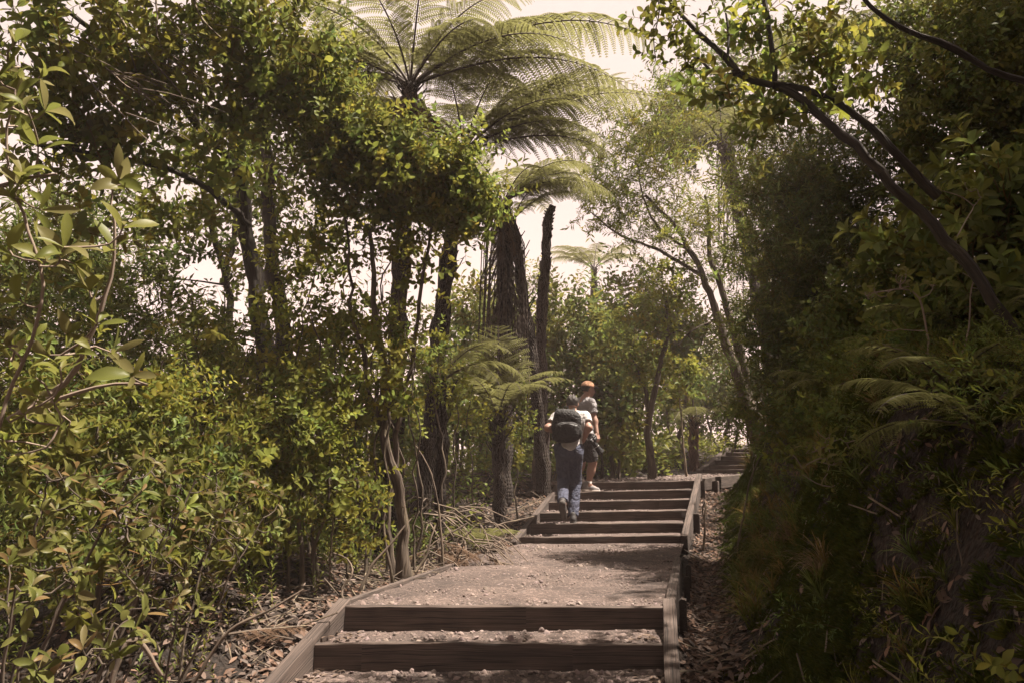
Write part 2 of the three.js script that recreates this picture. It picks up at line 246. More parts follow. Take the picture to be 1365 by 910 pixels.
const pt = (x, y, Z) => V(x, y, -Z);
// a plank: p0-p1 is the middle of its top face
function plankGeo(p0, p1, w, h, seed, bow = 0.009) {
  const L = p0.distanceTo(p1), ns = Math.max(4, Math.ceil(L / 0.14));
  const sec = [], r = 0.011; for (const [sx, sy] of [[-1, 1], [1, 1], [1, -1], [-1, -1]]) { const cx = sx * (w / 2 - r), cy = sy > 0 ? -r : -h + r; const o = sx * sy > 0 ? [[0, 1], [0.7, 0.7], [1, 0]] : [[1, 0], [0.7, 0.7], [0, 1]]; for (const [ax, ay] of o) sec.push([cx + sx * ax * r, cy + sy * ay * r]); }
  const d = V().subVectors(p1, p0).normalize(), side = V().crossVectors(d, V(0, 1, 0)).normalize(), up = V().crossVectors(side, d).normalize(), pos = [], uv = [], idx = [], n = sec.length;
  let per = [0]; for (let k = 1; k <= n; k++) per.push(per[k - 1] + Math.hypot(sec[k % n][0] - sec[k - 1][0], sec[k % n][1] - sec[k - 1][1]));
  for (let j = 0; j <= ns; j++) for (let k = 0; k <= n; k++) { const t = j / ns, [a, b] = sec[k % n], e = (vnoise(t * L * 7 + seed * 5, k % n, seed) - 0.5) * 0.011, y = b + (b > -h / 2 ? bow * (2 * fbm(t * L * 1.3 + seed, seed, 3, seed) - 1) : 0) + e, p = p0.clone().addScaledVector(d, t * L).addScaledVector(side, a + e).addScaledVector(up, y); pos.push(p.x, p.y, p.z); uv.push(t * L + seed * 0.37, per[k] + seed * 0.21); }
  const m = n + 1; for (let j = 0; j < ns; j++) for (let k = 0; k < n; k++) { const q = j * m + k; idx.push(q, q + 1, q + m, q + 1, q + m + 1, q + m); }
  for (const j of [0, ns]) { const c = pos.length / 3, ctr = p0.clone().lerp(p1, j / ns).addScaledVector(up, -h / 2); pos.push(ctr.x, ctr.y, ctr.z); uv.push(0, 0); for (let k = 0; k < n; k++) idx.push(c, ...(j ? [j * m + k, j * m + k + 1] : [j * m + k + 1, j * m + k])); }
  const geo = new THREE.BufferGeometry(); geo.setAttribute('position', new THREE.Float32BufferAttribute(pos, 3)); geo.setAttribute('uv', new THREE.Float32BufferAttribute(uv, 2)); geo.setIndex(idx); geo.computeVertexNormals(); return geo;
}
const plank = (parent, name, p0, p1, w, h, seed, mat = M.timber, bow) => part(parent, name, plankGeo(p0.clone().sub(parent.position), p1.clone().sub(parent.position), w, h, seed, bow), mat);

{ // lowest steps, right before the camera
  const o = thing('timber_steps', 'wide weathered timber steps with two dark risers below the gravel landing', 'steps', pt(0, -0.62, 4.6));
  const rows = [[3.75, -0.62], [4.13, -0.47], [4.55, -0.315], [4.98, -0.155], [5.34, 0]];
  rows.forEach(([Z, h], k) => {
    if (k) plank(o, 'riser', pt(pathL(Z) + 0.02, h, Z), pt(pathR(Z) - 0.02, h, Z), 0.05, 0.22, k + 3);
    if (k && k < 4) { const [Z2] = rows[k + 1]; gravelSheet('gravel_tread', pt(pathL(Z), h - 0.012, Z + 0.02), pt(pathR(Z), h - 0.008, Z + 0.02), pt(pathR(Z2), h + 0.012, Z2 + 0.01), pt(pathL(Z2), h + 0.006, Z2 + 0.01), 60, 14, 0.014, k + 20); }
  });
  for (const [f, s, w] of [[pathL, -1, 0.085], [pathR, 1, 0.085]]) {
    const x0 = f(3.7) + s * 0.02, x1 = f(5.40) + s * 0.02; plank(o, 'stringer', pt(x0, -0.615, 3.7), pt(x1, 0.035, 5.40), w, 0.27, 31 + s, M.timber, 0.006);
  }
  gravelSheet('gravel_path', pt(pathL(-6), -1.2, -6), pt(pathR(-6), -1.2, -6), pt(pathR(4.12), -0.625, 4.12), pt(pathL(4.12), -0.625, 4.12), 40, 120, 0.02, 3);
}
gravelSheet('gravel_landing', pt(pathL(5.36), -0.006, 5.36), pt(pathR(5.36), -0.006, 5.36), pt(pathR(10.17), 0.0, 10.17), pt(pathL(10.17), -0.01, 10.17), 90, 200, 0.022, 5);
{ // boards along the landing
  const a = thing('edging_board', 'long low timber edging board between gravel landing and leaf litter slope', 'board', pt(pathL(5.4), 0, 5.4));
  plank(a, 'board', pt(pathL(5.42) - 0.02, 0.025, 5.42), pt(pathL(7.2) - 0.05, 0.02, 7.2), 0.04, 0.16, 4); plank(a, 'board', pt(pathL(7.2) - 0.05, 0.018, 7.205), pt(pathL(8.9) - 0.0, 0.012, 8.9), 0.04, 0.16, 5);
  const b = thing('edging_board', 'thick rough topped timber edging board beside the leaf filled ditch', 'board', pt(pathR(5.4), 0, 5.4));
  plank(b, 'board', pt(pathR(5.42) + 0.03, 0.035, 5.42), pt(pathR(7.95) + 0.0, 0.05, 7.95), 0.07, 0.26, 9, M.timber, 0.01);
  for (const Z of [5.6, 6.8, 7.7]) plank(b, 'stake', pt(pathR(Z) + 0.105, 0.0, Z), pt(pathR(Z + 0.08) + 0.105, 0.0, Z + 0.08), 0.045, 0.42, Z * 3 | 0, M.timberDark);
}
{ // second flight
  const o = thing('timber_steps', 'flight of six timber steps that two walkers are climbing', 'steps', pt(1, 0, 10.2));
  const N = 6, at = (k) => [lerp(10.16, 12.49, k / 5), lerp(0.092, 0.755, k / 5)];
  for (let k = 0; k < N; k++) {
    const [Z, h] = at(k), l = 0.02 + 0.03 * k / 5; plank(o, 'riser', pt(pathL(Z) + 0.02, h - l, Z), pt(pathR(Z) - 0.02 + (k ? 0 : 0.06), h, Z), 0.05, 0.19, k + 13);
    if (k < 5) { const [Z2] = at(k + 1); gravelSheet('gravel_tread', pt(pathL(Z), h - l - 0.012, Z + 0.02), pt(pathR(Z), h - 0.01, Z + 0.02), pt(pathR(Z2), h + 0.004, Z2 + 0.01), pt(pathL(Z2), h - l + 0.004, Z2 + 0.01), 40, 10, 0.012, k + 40); }
  }
  plank(o, 'stringer', pt(pathL(10.0) - 0.02, 0.03, 10.0), pt(pathL(12.55) - 0.02, 0.78, 12.55), 0.08, 0.26, 51); plank(o, 'stringer', pt(pathR(10.05) + 0.02, 0.10, 10.08), pt(pathR(12.6) + 0.02, 0.86, 12.6), 0.085, 0.24, 52);
  for (const Z of [10.9, 12.3]) { const h = lerp(0.1, 0.86, (Z - 10.08) / 2.52); plank(o, 'post', pt(pathR(Z) + 0.11, h - 0.03, Z), pt(pathR(Z + 0.09) + 0.11, h - 0.03, Z + 0.09), 0.09, 0.75, 55 + Z | 0); }
}
gravelSheet('gravel_landing', pt(pathL(12.51), 0.715, 12.51), pt(pathR(12.51), 0.745, 12.51), pt(pathR(17.02), 0.86, 17.02), pt(pathL(17.02), 0.86, 17.02), 60, 80, 0.02, 6);
{ const b = thing('edging_board', 'pale edging board on short posts along the upper landing', 'board', pt(pathR(12.6), 0.75, 12.6)); plank(b, 'board', pt(pathR(12.66) + 0.04, 0.79, 12.66), pt(pathR(16.9) + 0.02, 0.93, 16.9), 0.08, 0.2, 61); for (const Z of [12.9, 14.6, 16.2]) plank(b, 'post', pt(pathR(Z) + 0.14, 0.74, Z), pt(pathR(Z + 0.08) + 0.14, 0.74, Z + 0.08), 0.08, 0.6, 62 + (Z | 0)); }
{ // third flight
  const o = thing('timber_steps', 'small far flight of timber steps leading up beside the mossy bank', 'steps', pt(5, 0.87, 17.0));
  const N = 6, at = (k) => [lerp(17.0, 19.5, k / 5), lerp(0.95, 1.46, k / 5)];
  for (let k = 0; k < N; k++) {
    const [Z, h] = at(k); plank(o, 'riser', pt(pathL(Z) + 0.02, h, Z), pt(pathR(Z) - 0.02, h, Z), 0.06, 0.17, k + 73);
    if (k < 5) { const [Z2] = at(k + 1); gravelSheet('gravel_tread', pt(pathL(Z), h - 0.012, Z + 0.02), pt(pathR(Z), h - 0.01, Z + 0.02), pt(pathR(Z2), h, Z2 + 0.01), pt(pathL(Z2), h, Z2 + 0.01), 16, 5, 0.01, k + 80); }
  }
  plank(o, 'stringer', pt(pathL(16.9) - 0.02, 0.93, 16.9), pt(pathL(19.6) - 0.02, 1.52, 19.6), 0.11, 0.26, 81); plank(o, 'stringer', pt(pathR(16.9) + 0.02, 0.93, 16.9), pt(pathR(19.6) + 0.02, 1.46, 19.6), 0.09, 0.26, 82);
  gravelSheet('gravel_path', pt(pathL(19.52), 1.40, 19.52), pt(pathR(19.52), 1.40, 19.52), pt(pathR(30), 1.9, 30), pt(pathL(30), 1.9, 30), 20, 40, 0.02, 90);
}
{ // loose stones
  const R = rng(77), stones = [0, 1, 2].map((k) => { const g = new THREE.IcosahedronGeometry(1, 1), p = g.attributes.position, r = rng(k + 5), a = r() * 9; for (let i = 0; i < p.count; i++) { const x = p.getX(i), y = p.getY(i), z = p.getZ(i), f = 0.75 + 0.5 * vnoise(x * 1.6 + a, y * 1.6 + z * 2.3 + a, k); p.setXYZ(i, x * f * 1.2, y * f * 0.6, z * f); } g.computeVertexNormals(); return g; });
  const lists = [[], [], []], cols = [[], [], []], G = gaussOf(R);
  const put = (x, y, Z, s) => { const k = R() * 3 | 0; lists[k].push(new THREE.Matrix4().compose(V(x, y + s * 0.2, -Z), new THREE.Quaternion().setFromEuler(new THREE.Euler(R() * 0.8, R() * 6.28, R() * 0.8)), V(s * (0.8 + 0.5 * R()), s * (0.7 + 0.5 * R()), s))); const v = 0.6 + 0.7 * R(); cols[k].push([v, v * (0.95 + 0.08 * R()), v * (0.92 + 0.12 * R())]); };
  const size = (a) => a * Math.pow(R(), 3.2) + 0.003;
  for (let k = 0; k < 420; k++) { const u = Math.pow(R(), 0.8), Z = 4.57 + Math.pow(R(), 0.6) * 0.36; put(lerp(pathL(Z), pathR(Z), u), -0.318 + 0.012 * smooth(4.75, 4.95, Z), Z, size(0.018)); }
  for (let k = 0; k < 300; k++) { const u = 1 - Math.pow(R(), 1.6), Z = 5.0 + Math.pow(R(), 0.7) * 0.3; put(lerp(pathL(Z), pathR(Z), u), -0.158 + 0.008 * smooth(5.1, 5.3, Z), Z, size(0.018)); }
  for (let k = 0; k < 4200; k++) { const u = 1 - Math.pow(R(), 1.25), Z = 5.38 + Math.pow(R(), 1.2) * 4.7; put(lerp(pathL(Z), pathR(Z), u), -0.006, Z, size(0.008 + 0.010 * smooth(0.45, 0.7, fbm(u * 5, Z * 2, 2, 3)))); }
  for (let q = 0; q < 5; q++) for (let k = 0; k < 260; k++) { const Z = lerp(10.16, 12.49, (q + Math.pow(R(), 0.7)) / 5), h = lerp(0.092, 0.755, q / 5); put(lerp(pathL(Z), pathR(Z), R()), h - 0.02, Z, size(0.014)); }
  for (let k = 0; k < 2500; k++) { const Z = 12.55 + R() * 4.4; put(lerp(pathL(Z), pathR(Z), R()), lerp(0.735, 0.86, (Z - 12.5) / 4.5), Z, size(0.018)); }
  lists.forEach((l, k) => stuffOf(scene, 'loose_gravel', stones[k], M.stone, l, cols[k]));
}
console.log('path done');

// ------------------------------------------------------------------ woody plants
// trunks: arrays of control points with radii; blobs: where the leaves are; every clump of leaves is joined to the wood by a branch
function woody(o) {
  const R = rng(o.seed), G = gaussOf(R), base = o.base ?? o.trunks[0].pts[0].clone(), root = thing(o.name, o.label, o.category, base, o.group);
  const nodes = [], mat = o.bark ?? M.bark;
  o.trunks.forEach((t, i) => {
    const pts = curvePts(t.pts, 0.12, t.wob ?? 0.05, o.seed + i), rad = (k) => lerp(t.r0, t.r1, Math.pow(k, 0.8)) * (1 + (i || t.noFlare ? 0 : 0.5 * Math.exp(-k * 18)));
    pts.forEach((p, k) => nodes.push({ p, r: rad(k / (pts.length - 1)) }));
    part(root, i ? 'limb' : 'trunk', tube(pts.map((p) => p.clone().sub(base)), rad, t.r0 > 0.03 ? 10 : 6, o.seed + i, 0.3), mat);
  });
  const clumps = [];
  for (const b of o.blobs) for (let k = 0; k < b.n; k++) { let x, y, z; do { x = 2 * R() - 1; y = 2 * R() - 1; z = 2 * R() - 1; } while (x * x + y * y + z * z > 1); const q = Math.pow(x * x + y * y + z * z, -0.12); clumps.push({ p: V(b.p.x + x * q * b.r[0], b.p.y + y * q * b.r[1], b.p.z + z * q * b.r[2]), b }); }
  const near = (p) => { let best = null, bd = 1e9; for (const n of nodes) { const d = n.p.distanceTo(p), c = d + 0.9 * Math.max(0, n.p.y - p.y); if (c < bd) { bd = c; best = n; } } return [best, bd]; };
  clumps.forEach((c) => { c.d = near(c.p)[1]; }); clumps.sort((a, b) => a.d - b.d);
  const twigs = [], sets = new Map(), kind = o.leaf ?? 'round';
  for (const c of clumps) {
    const [n] = near(c.p), d = n.p.distanceTo(c.p);
    if (d > 0.05) {
      const mid = n.p.clone().lerp(c.p, 0.5).add(V(G() * d * 0.14, d * 0.1 + G() * d * 0.1, G() * d * 0.14)), r0 = Math.min(n.r * 0.75, 0.004 + 0.011 * d), pts = curvePts([n.p, mid, c.p], 0.16, 0.02, o.seed + twigs.length), r1 = 0.0022;
      pts.forEach((p, k) => k && nodes.push({ p, r: lerp(r0, r1, k / (pts.length - 1)) }));
      twigs.push(tube(pts.map((p) => p.clone().sub(base)), (k) => lerp(r0, r1, k), r0 > 0.012 ? 6 : 4, 2, 0.15, false));
    }
    const geos = clumpGeos(kind, c.b.cr ?? 0.3, c.b.k ?? 30, o.lift ?? 0.25, o.size ?? 1), g = geos[R() * 3 | 0], tc = c.b.tint ?? o.tint ?? [1, 1, 1], ck = 0.82 + 0.36 * R();
    if (!sets.has(g)) sets.set(g, [[], []]);
    const s = 0.85 + 0.3 * R(); sets.get(g)[0].push(new THREE.Matrix4().compose(c.p.clone().sub(base), new THREE.Quaternion().setFromEuler(new THREE.Euler((R() - 0.5) * 0.9, R() * 6.283, (R() - 0.5) * 0.9)), V(s, s, s))); sets.get(g)[1].push([tc[0] * ck * (0.9 + 0.2 * R()), tc[1] * ck, tc[2] * ck]);
  }
  if (twigs.length) part(root, 'branch_work', mergeGeometries(twigs), o.twigMat ?? mat).userData.kind = 'stuff';
  for (const [g, [l, c]] of sets) stuffOf(root, 'foliage', g, o.mat ?? M.small, l, c);
  return root;
}
// blob given by a photo pixel, distance and half-sizes in pixels
const B = (px, py, Z, rx, ry, n, k = 30, cr = 0.3, rz = 0, tint_) => ({ p: P(px, py, Z), r: [rx * mpp(Z), ry * mpp(Z), rz || (rx + ry) / 2 * mpp(Z)], n, k, cr, tint: tint_ });
const foot = (px, Z, dy = 0) => { const x = (px - IMG_W / 2) / FOCAL * Z; return V(x, ground(x, -Z) - 0.05 + dy, -Z); };

// ------------------------------------------------------------------ tree ferns
function pinnaGeo(droop, seed) {
  const s = new Soup(), R = rng(seed), N = 16, axis = [];
  const at = (t) => V(0, t * (1 - 0.25 * droop * t), -droop * t * t * 0.55), col = () => { const k = 0.85 + 0.3 * R(); return [k, k, k]; };
  for (let k = 0; k <= 5; k++) axis.push(at(k / 5)); addStem(s, axis, 0.012, 0.003, [0.9, 0.8, 0.7]);
  for (let k = 1; k <= N; k++) { const t = k / (N + 0.5), p = at(t), d = at(Math.min(1, t + 0.03)).sub(p).normalize(), L = 0.14 * Math.pow(1 - t, 0.6) + 0.02; for (const sg of [-1, 1]) addQuadLeaf(s, p, V(sg * 0.9, 0, 0).addScaledVector(d, 0.45).normalize(), V(0, 0, 1).addScaledVector(d, 0.3).normalize(), L, 0.047, col(), 0.12); }
  return s.geo();
}
const PINNA = [0.15, 0.45, 0.8].map((d, i) => pinnaGeo(d, 900 + i));
const frondCache = new Map();
function frondShape(e0, droop, L, wide, sag, twist = 0) {
  const key = [e0, droop, L, wide, sag].join();
  if (frondCache.has(key)) return frondCache.get(key);
  const n = 30, pts = [], R = rng(Math.round(e0 * 100 + droop * 999 + L * 77)); let p = V(0, 0, 0), a = e0; const fr = [];
  for (let k = 0; k <= n; k++) { const t = k / n; pts.push(p.clone()); fr.push([p.clone(), V(Math.cos(a), Math.sin(a), 0), V(-Math.sin(a), Math.cos(a), 0)]); p = p.clone().add(V(Math.cos(a) * L / n, Math.sin(a) * L / n, 0.01 * L * Math.sin(t * 5 + L * 9) / n)); a -= droop / n * (0.35 + 1.3 * t); }
  const rachis = tube(pts, (t) => (0.017 - 0.0145 * t) * Math.sqrt(L / 2.2), 6, 1, 0.1), pin = [], np = Math.round(17 + L * 3.4);
  for (let k = 0; k < np; k++) { const t = 0.14 + 0.86 * Math.pow(k / np, 0.92), i = Math.min(n, Math.round(t * n)), [q, T, N] = fr[i], len = wide * L * Math.pow(Math.sin(Math.PI * Math.pow(clamp((t - 0.02) / 1.0, 0.02, 0.985), 0.8)), 0.75); for (const sg of [-1, 1]) {
    const nn = N.clone().multiplyScalar(0.7).add(V(0, 0.45, 0)), d = V(0, 0, sg * 0.86).addScaledVector(T, 0.42 + 0.1 * R()).addScaledVector(N, 0.05 + 0.12 * (R() - 0.5)).normalize(); nn.addScaledVector(d, -nn.dot(d)).normalize(); const x = V().crossVectors(d, nn); const m = new THREE.Matrix4().makeBasis(x, d, nn).scale(V(len, len, len).multiplyScalar(0.93 + 0.14 * R())).setPosition(q); pin.push([m, clamp(sag + (R() < 0.3 ? 1 : 0), 0, 2)]); } }
  const out = { rachis, pin, merged: null }; frondCache.set(key, out); return out;
}
function addFrond(root, f, at, o = {}) {
  const sh = frondShape(f.e0, f.droop, f.L, f.wide ?? 0.24, f.sag ?? 1), g = new THREE.Group(); g.name = 'frond'; g.position.copy(at); g.rotation.set(0, f.az, 0); if (f.roll) g.rotateX(f.roll); root.add(g);
  part(g, 'rachis', sh.rachis, f.stipe ?? M.stipe);
  if (f.parts) for (const [m, v] of sh.pin) { const q = part(g, 'pinna', PINNA[v], f.mat ?? o.mat ?? M.fern); m.decompose(q.position, q.quaternion, q.scale); }
  else { sh.merged ??= mergeGeometries(sh.pin.map(([m, v]) => PINNA[v].clone().applyMatrix4(m))); part(g, 'leaflet_blade', sh.merged, f.mat ?? o.mat ?? M.fern).userData.kind = 'stuff'; }
  return g;
}
const D = Math.PI / 180;
function treeFern(o) {
  const base = o.base, root = thing(o.name ?? 'tree_fern', o.label, 'tree fern', base, o.group), R = rng(o.seed), top = o.top.clone().sub(base), ctrl = [V(0, 0, 0), ...(o.via ?? []).map((v) => v.clone().sub(base)), top], pts = curvePts(ctrl, 0.1, 0.015, o.seed);
  part(root, 'trunk', tube(pts, (t) => lerp(o.r0, o.r1, Math.pow(t, 0.6)) * (1 + 0.12 * Math.sin(t * 40 + o.seed)), 14, o.seed, 0.35), o.bark ?? M.fernTrunk);
  const stubs = []; // old stalk bases and hanging dead stalks
  for (let k = 0; k < (o.stubs ?? 40); k++) { const t = 1 - Math.pow(R(), 1.5) * (o.stubSpan ?? 0.35), i = Math.min(pts.length - 1, t * (pts.length - 1) | 0), an = R() * 6.28, r = lerp(o.r0, o.r1, t), p = pts[i].clone().add(V(Math.cos(an) * r * 0.8, 0, Math.sin(an) * r * 0.8)), L = (o.stubLen ?? 0.25) * (0.4 + R()), out = V(Math.cos(an), 0, Math.sin(an)); stubs.push(tube([p, p.clone().addScaledVector(out, 0.05 + L * 0.10).add(V(0, o.hang ? -L * 0.3 : L * 0.3, 0)), p.clone().addScaledVector(out, 0.06 + L * (o.hang ? 0.12 : 0.3)).add(V(0, o.hang ? -L : L * 0.7, 0))], (q) => 0.012 - 0.006 * q, 5, 3, 0.2)); }
  if (stubs.length) part(root, 'stalk_stubs', mergeGeometries(stubs), o.stubMat ?? M.fernTrunk).userData.kind = 'stuff';
  o.fronds.forEach((f) => addFrond(root, f, top.clone().add(V(0, -0.03, 0)), o));
  return root;
}
const F = (az, e0, droop, L, parts = false, extra = {}) => ({ az: az * D, e0: e0 * D, droop: droop * D, L, parts, ...extra });

// A: nearest of the tall ones, long fronds over the path
treeFern({ label: 'tallest tree fern whose longest frond arches out above the gravel steps', base: foot(520, 8.7), top: P(547, 112, 8.7), via: [P(538, 300, 8.7)], r0: 0.12, r1: 0.09, seed: 3, stubs: 60, fronds: [
  F(2, 40, 84, 3.35, true, { sag: 2, wide: 0.20 }), F(20, 50, 74, 3.0, true, { sag: 2, wide: 0.21 }), F(-22, 30, 85, 2.3, true, { mat: M.fern }), F(178, 40, 110, 2.2, true, { sag: 2 }), F(205, 55, 120, 2.2, false, { sag: 2 }), F(150, 60, 105, 2.4, false), F(100, 62, 95, 2.4), F(60, 66, 85, 2.5, false), F(245, 62, 120, 2.0, false, { sag: 2 }), F(285, 70, 110, 1.9), F(330, 58, 105, 2.0), F(125, 40, 100, 2.2), F(168, 25, 100, 2.0, false, { sag: 2 }), F(-8, 20, 70, 2.7, true, { sag: 2 }), F(192, 30, 100, 2.2, false, { sag: 2 }), F(160, 50, 105, 2.3, false, { sag: 2 }), F(310, 35, 110, 1.9, false, { sag: 2 }), F(45, 40, 90, 2.5, false, { sag: 2 }), F(13, -50, 40, 1.00, false, { mat: M.deadFern, sag: 2 }), F(64, -58, 40, 1.15, false, { mat: M.deadFern, sag: 2 }), F(115, -66, 40, 1.00, false, { mat: M.deadFern, sag: 2 }), F(167, -50, 40, 1.15, false, { mat: M.deadFern, sag: 2 }), F(218, -58, 40, 1.00, false, { mat: M.deadFern, sag: 2 }), F(270, -66, 40, 1.15, false, { mat: M.deadFern, sag: 2 }), F(321, -50, 40, 1.00, false, { mat: M.deadFern, sag: 2 })] });
// B: a little further, crown lower
treeFern({ label: 'tree fern with thick dark trunk rising behind the sunlit leafy bush', base: foot(560, 9.9), top: P(618, 200, 9.9), via: [P(578, 520, 9.9), P(598, 340, 9.9)], r0: 0.13, r1: 0.09, seed: 5, stubs: 60, fronds: [
  F(8, 50, 70, 2.8, true,  {}), F(-6, 34, 58, 2.8, true, { sag: 2 }), F(30, 44, 82, 2.2), F(55, 64, 90, 2.1, false), F(95, 72, 95, 2.0), F(130, 60, 100, 2.0), F(170, 56, 100, 2.0), F(200, 44, 105, 1.9), F(330, 36, 92, 2.1, true), F(300, 58, 110, 1.9), F(255, 66, 110, 1.8), F(-14, 14, 60, 2.1), F(-26, 22, 85, 2.2, false, { sag: 2 }), F(5, 62, 100, 2.3), F(13, -50, 40, 1.00, false, { mat: M.deadFern, sag: 2 }), F(64, -58, 40, 1.15, false, { mat: M.deadFern, sag: 2 }), F(115, -66, 40, 1.00, false, { mat: M.deadFern, sag: 2 }), F(167, -50, 40, 1.15, false, { mat: M.deadFern, sag: 2 }), F(218, -58, 40, 1.00, false, { mat: M.deadFern, sag: 2 }), F(270, -66, 40, 1.15, false, { mat: M.deadFern, sag: 2 }), F(321, -50, 40, 1.00, false, { mat: M.deadFern, sag: 2 })] });
// C: cluster by the second flight, skirted with hanging dead stalks
treeFern({ label: 'tree fern wearing a skirt of long hanging dead stalks beside the timber steps', base: foot(672, 11.6), top: P(671, 268, 11.6), via: [P(674, 480, 11.6)], r0: 0.12, r1: 0.1, seed: 7, stubs: 110, stubSpan: 0.42, stubLen: 1.5, hang: true, stubMat: M.deadTrunk, fronds: [
  F(10, 52, 80, 1.7, true, { mat: M.fern }), F(-15, 40, 95, 1.6), F(40, 60, 90, 1.7), F(80, 66, 90, 1.7), F(140, 60, 100, 1.7), F(185, 45, 100, 1.7), F(230, 55, 110, 1.6), F(300, 40, 120, 1.5), F(335, 48, 105, 1.7), F(0, 34, 90, 1.9, false, { sag: 2 }), F(25, 40, 95, 1.9), F(-25, 28, 100, 1.7, false, { sag: 2 }), F(13, -64, 18, 1.00, false, { wide: 0.16, mat: M.deadFern, sag: 2 }), F(45, -72, 18, 1.12, false, { wide: 0.16, mat: M.deadFern, sag: 2 }), F(78, -80, 18, 1.00, false, { wide: 0.16, mat: M.deadFern, sag: 2 }), F(111, -64, 18, 1.12, false, { wide: 0.16, mat: M.deadFern, sag: 2 }), F(143, -72, 18, 1.00, false, { wide: 0.16, mat: M.deadFern, sag: 2 }), F(176, -80, 18, 1.12, false, { wide: 0.16, mat: M.deadFern, sag: 2 }), F(209, -64, 18, 1.00, false, { wide: 0.16, mat: M.deadFern, sag: 2 }), F(242, -72, 18, 1.12, false, { wide: 0.16, mat: M.deadFern, sag: 2 }), F(274, -80, 18, 1.00, false, { wide: 0.16, mat: M.deadFern, sag: 2 }), F(307, -64, 18, 1.12, false, { wide: 0.16, mat: M.deadFern, sag: 2 }), F(340, -72, 18, 1.00, false, { wide: 0.16, mat: M.deadFern, sag: 2 })] });
treeFern({ label: 'slender tree fern trunk leaning between the skirted fern and the bare stump', base: foot(726, 11.9), top: P(683, 292, 12.0), via: [P(712, 500, 11.9), P(698, 400, 12.0)], r0: 0.12, r1: 0.07, seed: 9, stubs: 30, fronds: [F(60, 55, 95, 1.5), F(120, 50, 95, 1.5), F(0, 50, 100, 1.4, false), F(200, 50, 110, 1.3), F(300, 45, 110, 1.3)] });
{ // E: dead stump
  const base = foot(722, 12.2), o = thing('dead_fern_trunk', 'bare headless dead fern trunk rising alone against the pale sky', 'dead trunk', base), pts = curvePts([V(0, 0, 0), ...[[722, 560], [721, 440], [727, 350], [733, 283], [737, 275]].map(([x, y]) => P(x, y, 12.2).sub(base))], 0.06, 0.008, 4);
  part(o, 'trunk', tube(pts, (t) => lerp(0.125, 0.075, Math.min(1, t * 1.3)) * (t > 0.97 ? 0.75 : 1) * (1 + 0.06 * Math.sin(t * 90)), 14, 8, 0.45), M.deadTrunk);
  const R = rng(4), st = []; for (let k = 0; k < 150; k++) { const t = 0.25 + 0.75 * R(), i = t * (pts.length - 1) | 0, an = R() * 6.28, r = lerp(0.115, 0.07, t), p = pts[i].clone().add(V(Math.cos(an) * r * 0.9, 0, Math.sin(an) * r * 0.9)); st.push(tube([p, p.clone().add(V(Math.cos(an) * 0.025, 0.035, Math.sin(an) * 0.025))], () => 0.011, 5, 1, 0)); } part(o, 'stalk_stubs', mergeGeometries(st), M.deadTrunk).userData.kind = 'stuff';
}
// F: young fern with an upright frond facing the path
treeFern({ label: 'young tree fern with one broad upright frond beside the stair foot', base: foot(668, 10.6), top: P(664, 556, 10.6), r0: 0.09, r1: 0.08, seed: 11, stubs: 30, stubLen: 0.3, fronds: [
  F(96, 98, 30, 1.3, true, { wide: 0.40, sag: 0 }), F(20, 66, 90, 1.3, true, { sag: 1 }), F(-8, 58, 90, 1.25, true), F(55, 75, 80, 1.3), F(150, 70, 80, 1.25), F(190, 60, 100, 1.3, true), F(230, 66, 115, 1.2), F(290, 62, 125, 1.1), F(325, 60, 115, 1.1) ] });
// G: drooping fern among the stems on the litter slope
treeFern({ name: 'tree_fern', label: 'low fern with glossy drooping fronds between dark trunks above dead brushwood', base: foot(585, 8.6), top: P(585, 508, 8.6), via: [P(590, 580, 8.6)], r0: 0.07, r1: 0.06, seed: 13, stubs: 24, fronds: [
  F(-5, 40, 110, 1.1, true, { sag: 1 }), F(-35, 34, 120, 1.0, true), F(330, 55, 110, 1.1), F(230, 40, 120, 0.95, true), F(200, 46, 110, 1.0), F(260, 40, 120, 0.9), F(100, 55, 90, 1.1), F(30, 62, 90, 1.1, true) ] });
// small ones further up
treeFern({ label: 'small tree fern with reddish brown trunk beside the far steps', base: foot(922, 17.6), top: P(926, 556, 17.6), r0: 0.12, r1: 0.1, seed: 15, stubs: 30, bark: std([0.16, 0.075, 0.045], { map: barkColor, bumpMap: fernBump, bumpScale: 0.03 }), fronds: [F(175, 45, 85, 1.7, false), F(205, 35, 105, 1.6), F(150, 48, 90, 1.6, false), F(120, 50, 90, 1.6), F(20, 40, 100, 1.3), F(330, 35, 110, 1.3), F(260, 35, 120, 1.3), F(235, 25, 110, 1.4)] });
treeFern({ label: 'distant tree fern spreading over the sunlit scrub below the sky', base: foot(790, 27), top: P(792, 358, 27), r0: 0.14, r1: 0.11, seed: 17, stubs: 30, fronds: [F(178, 42, 75, 2.1, false), F(160, 40, 80, 2.0, false), F(200, 50, 90, 2.0), F(5, 40, 80, 2.0, false), F(40, 50, 80, 2.0), F(90, 60, 80, 2.0), F(120, 55, 80, 2.0), F(330, 48, 90, 2.0), F(270, 50, 100, 1.8), F(230, 48, 100, 1.8)] });
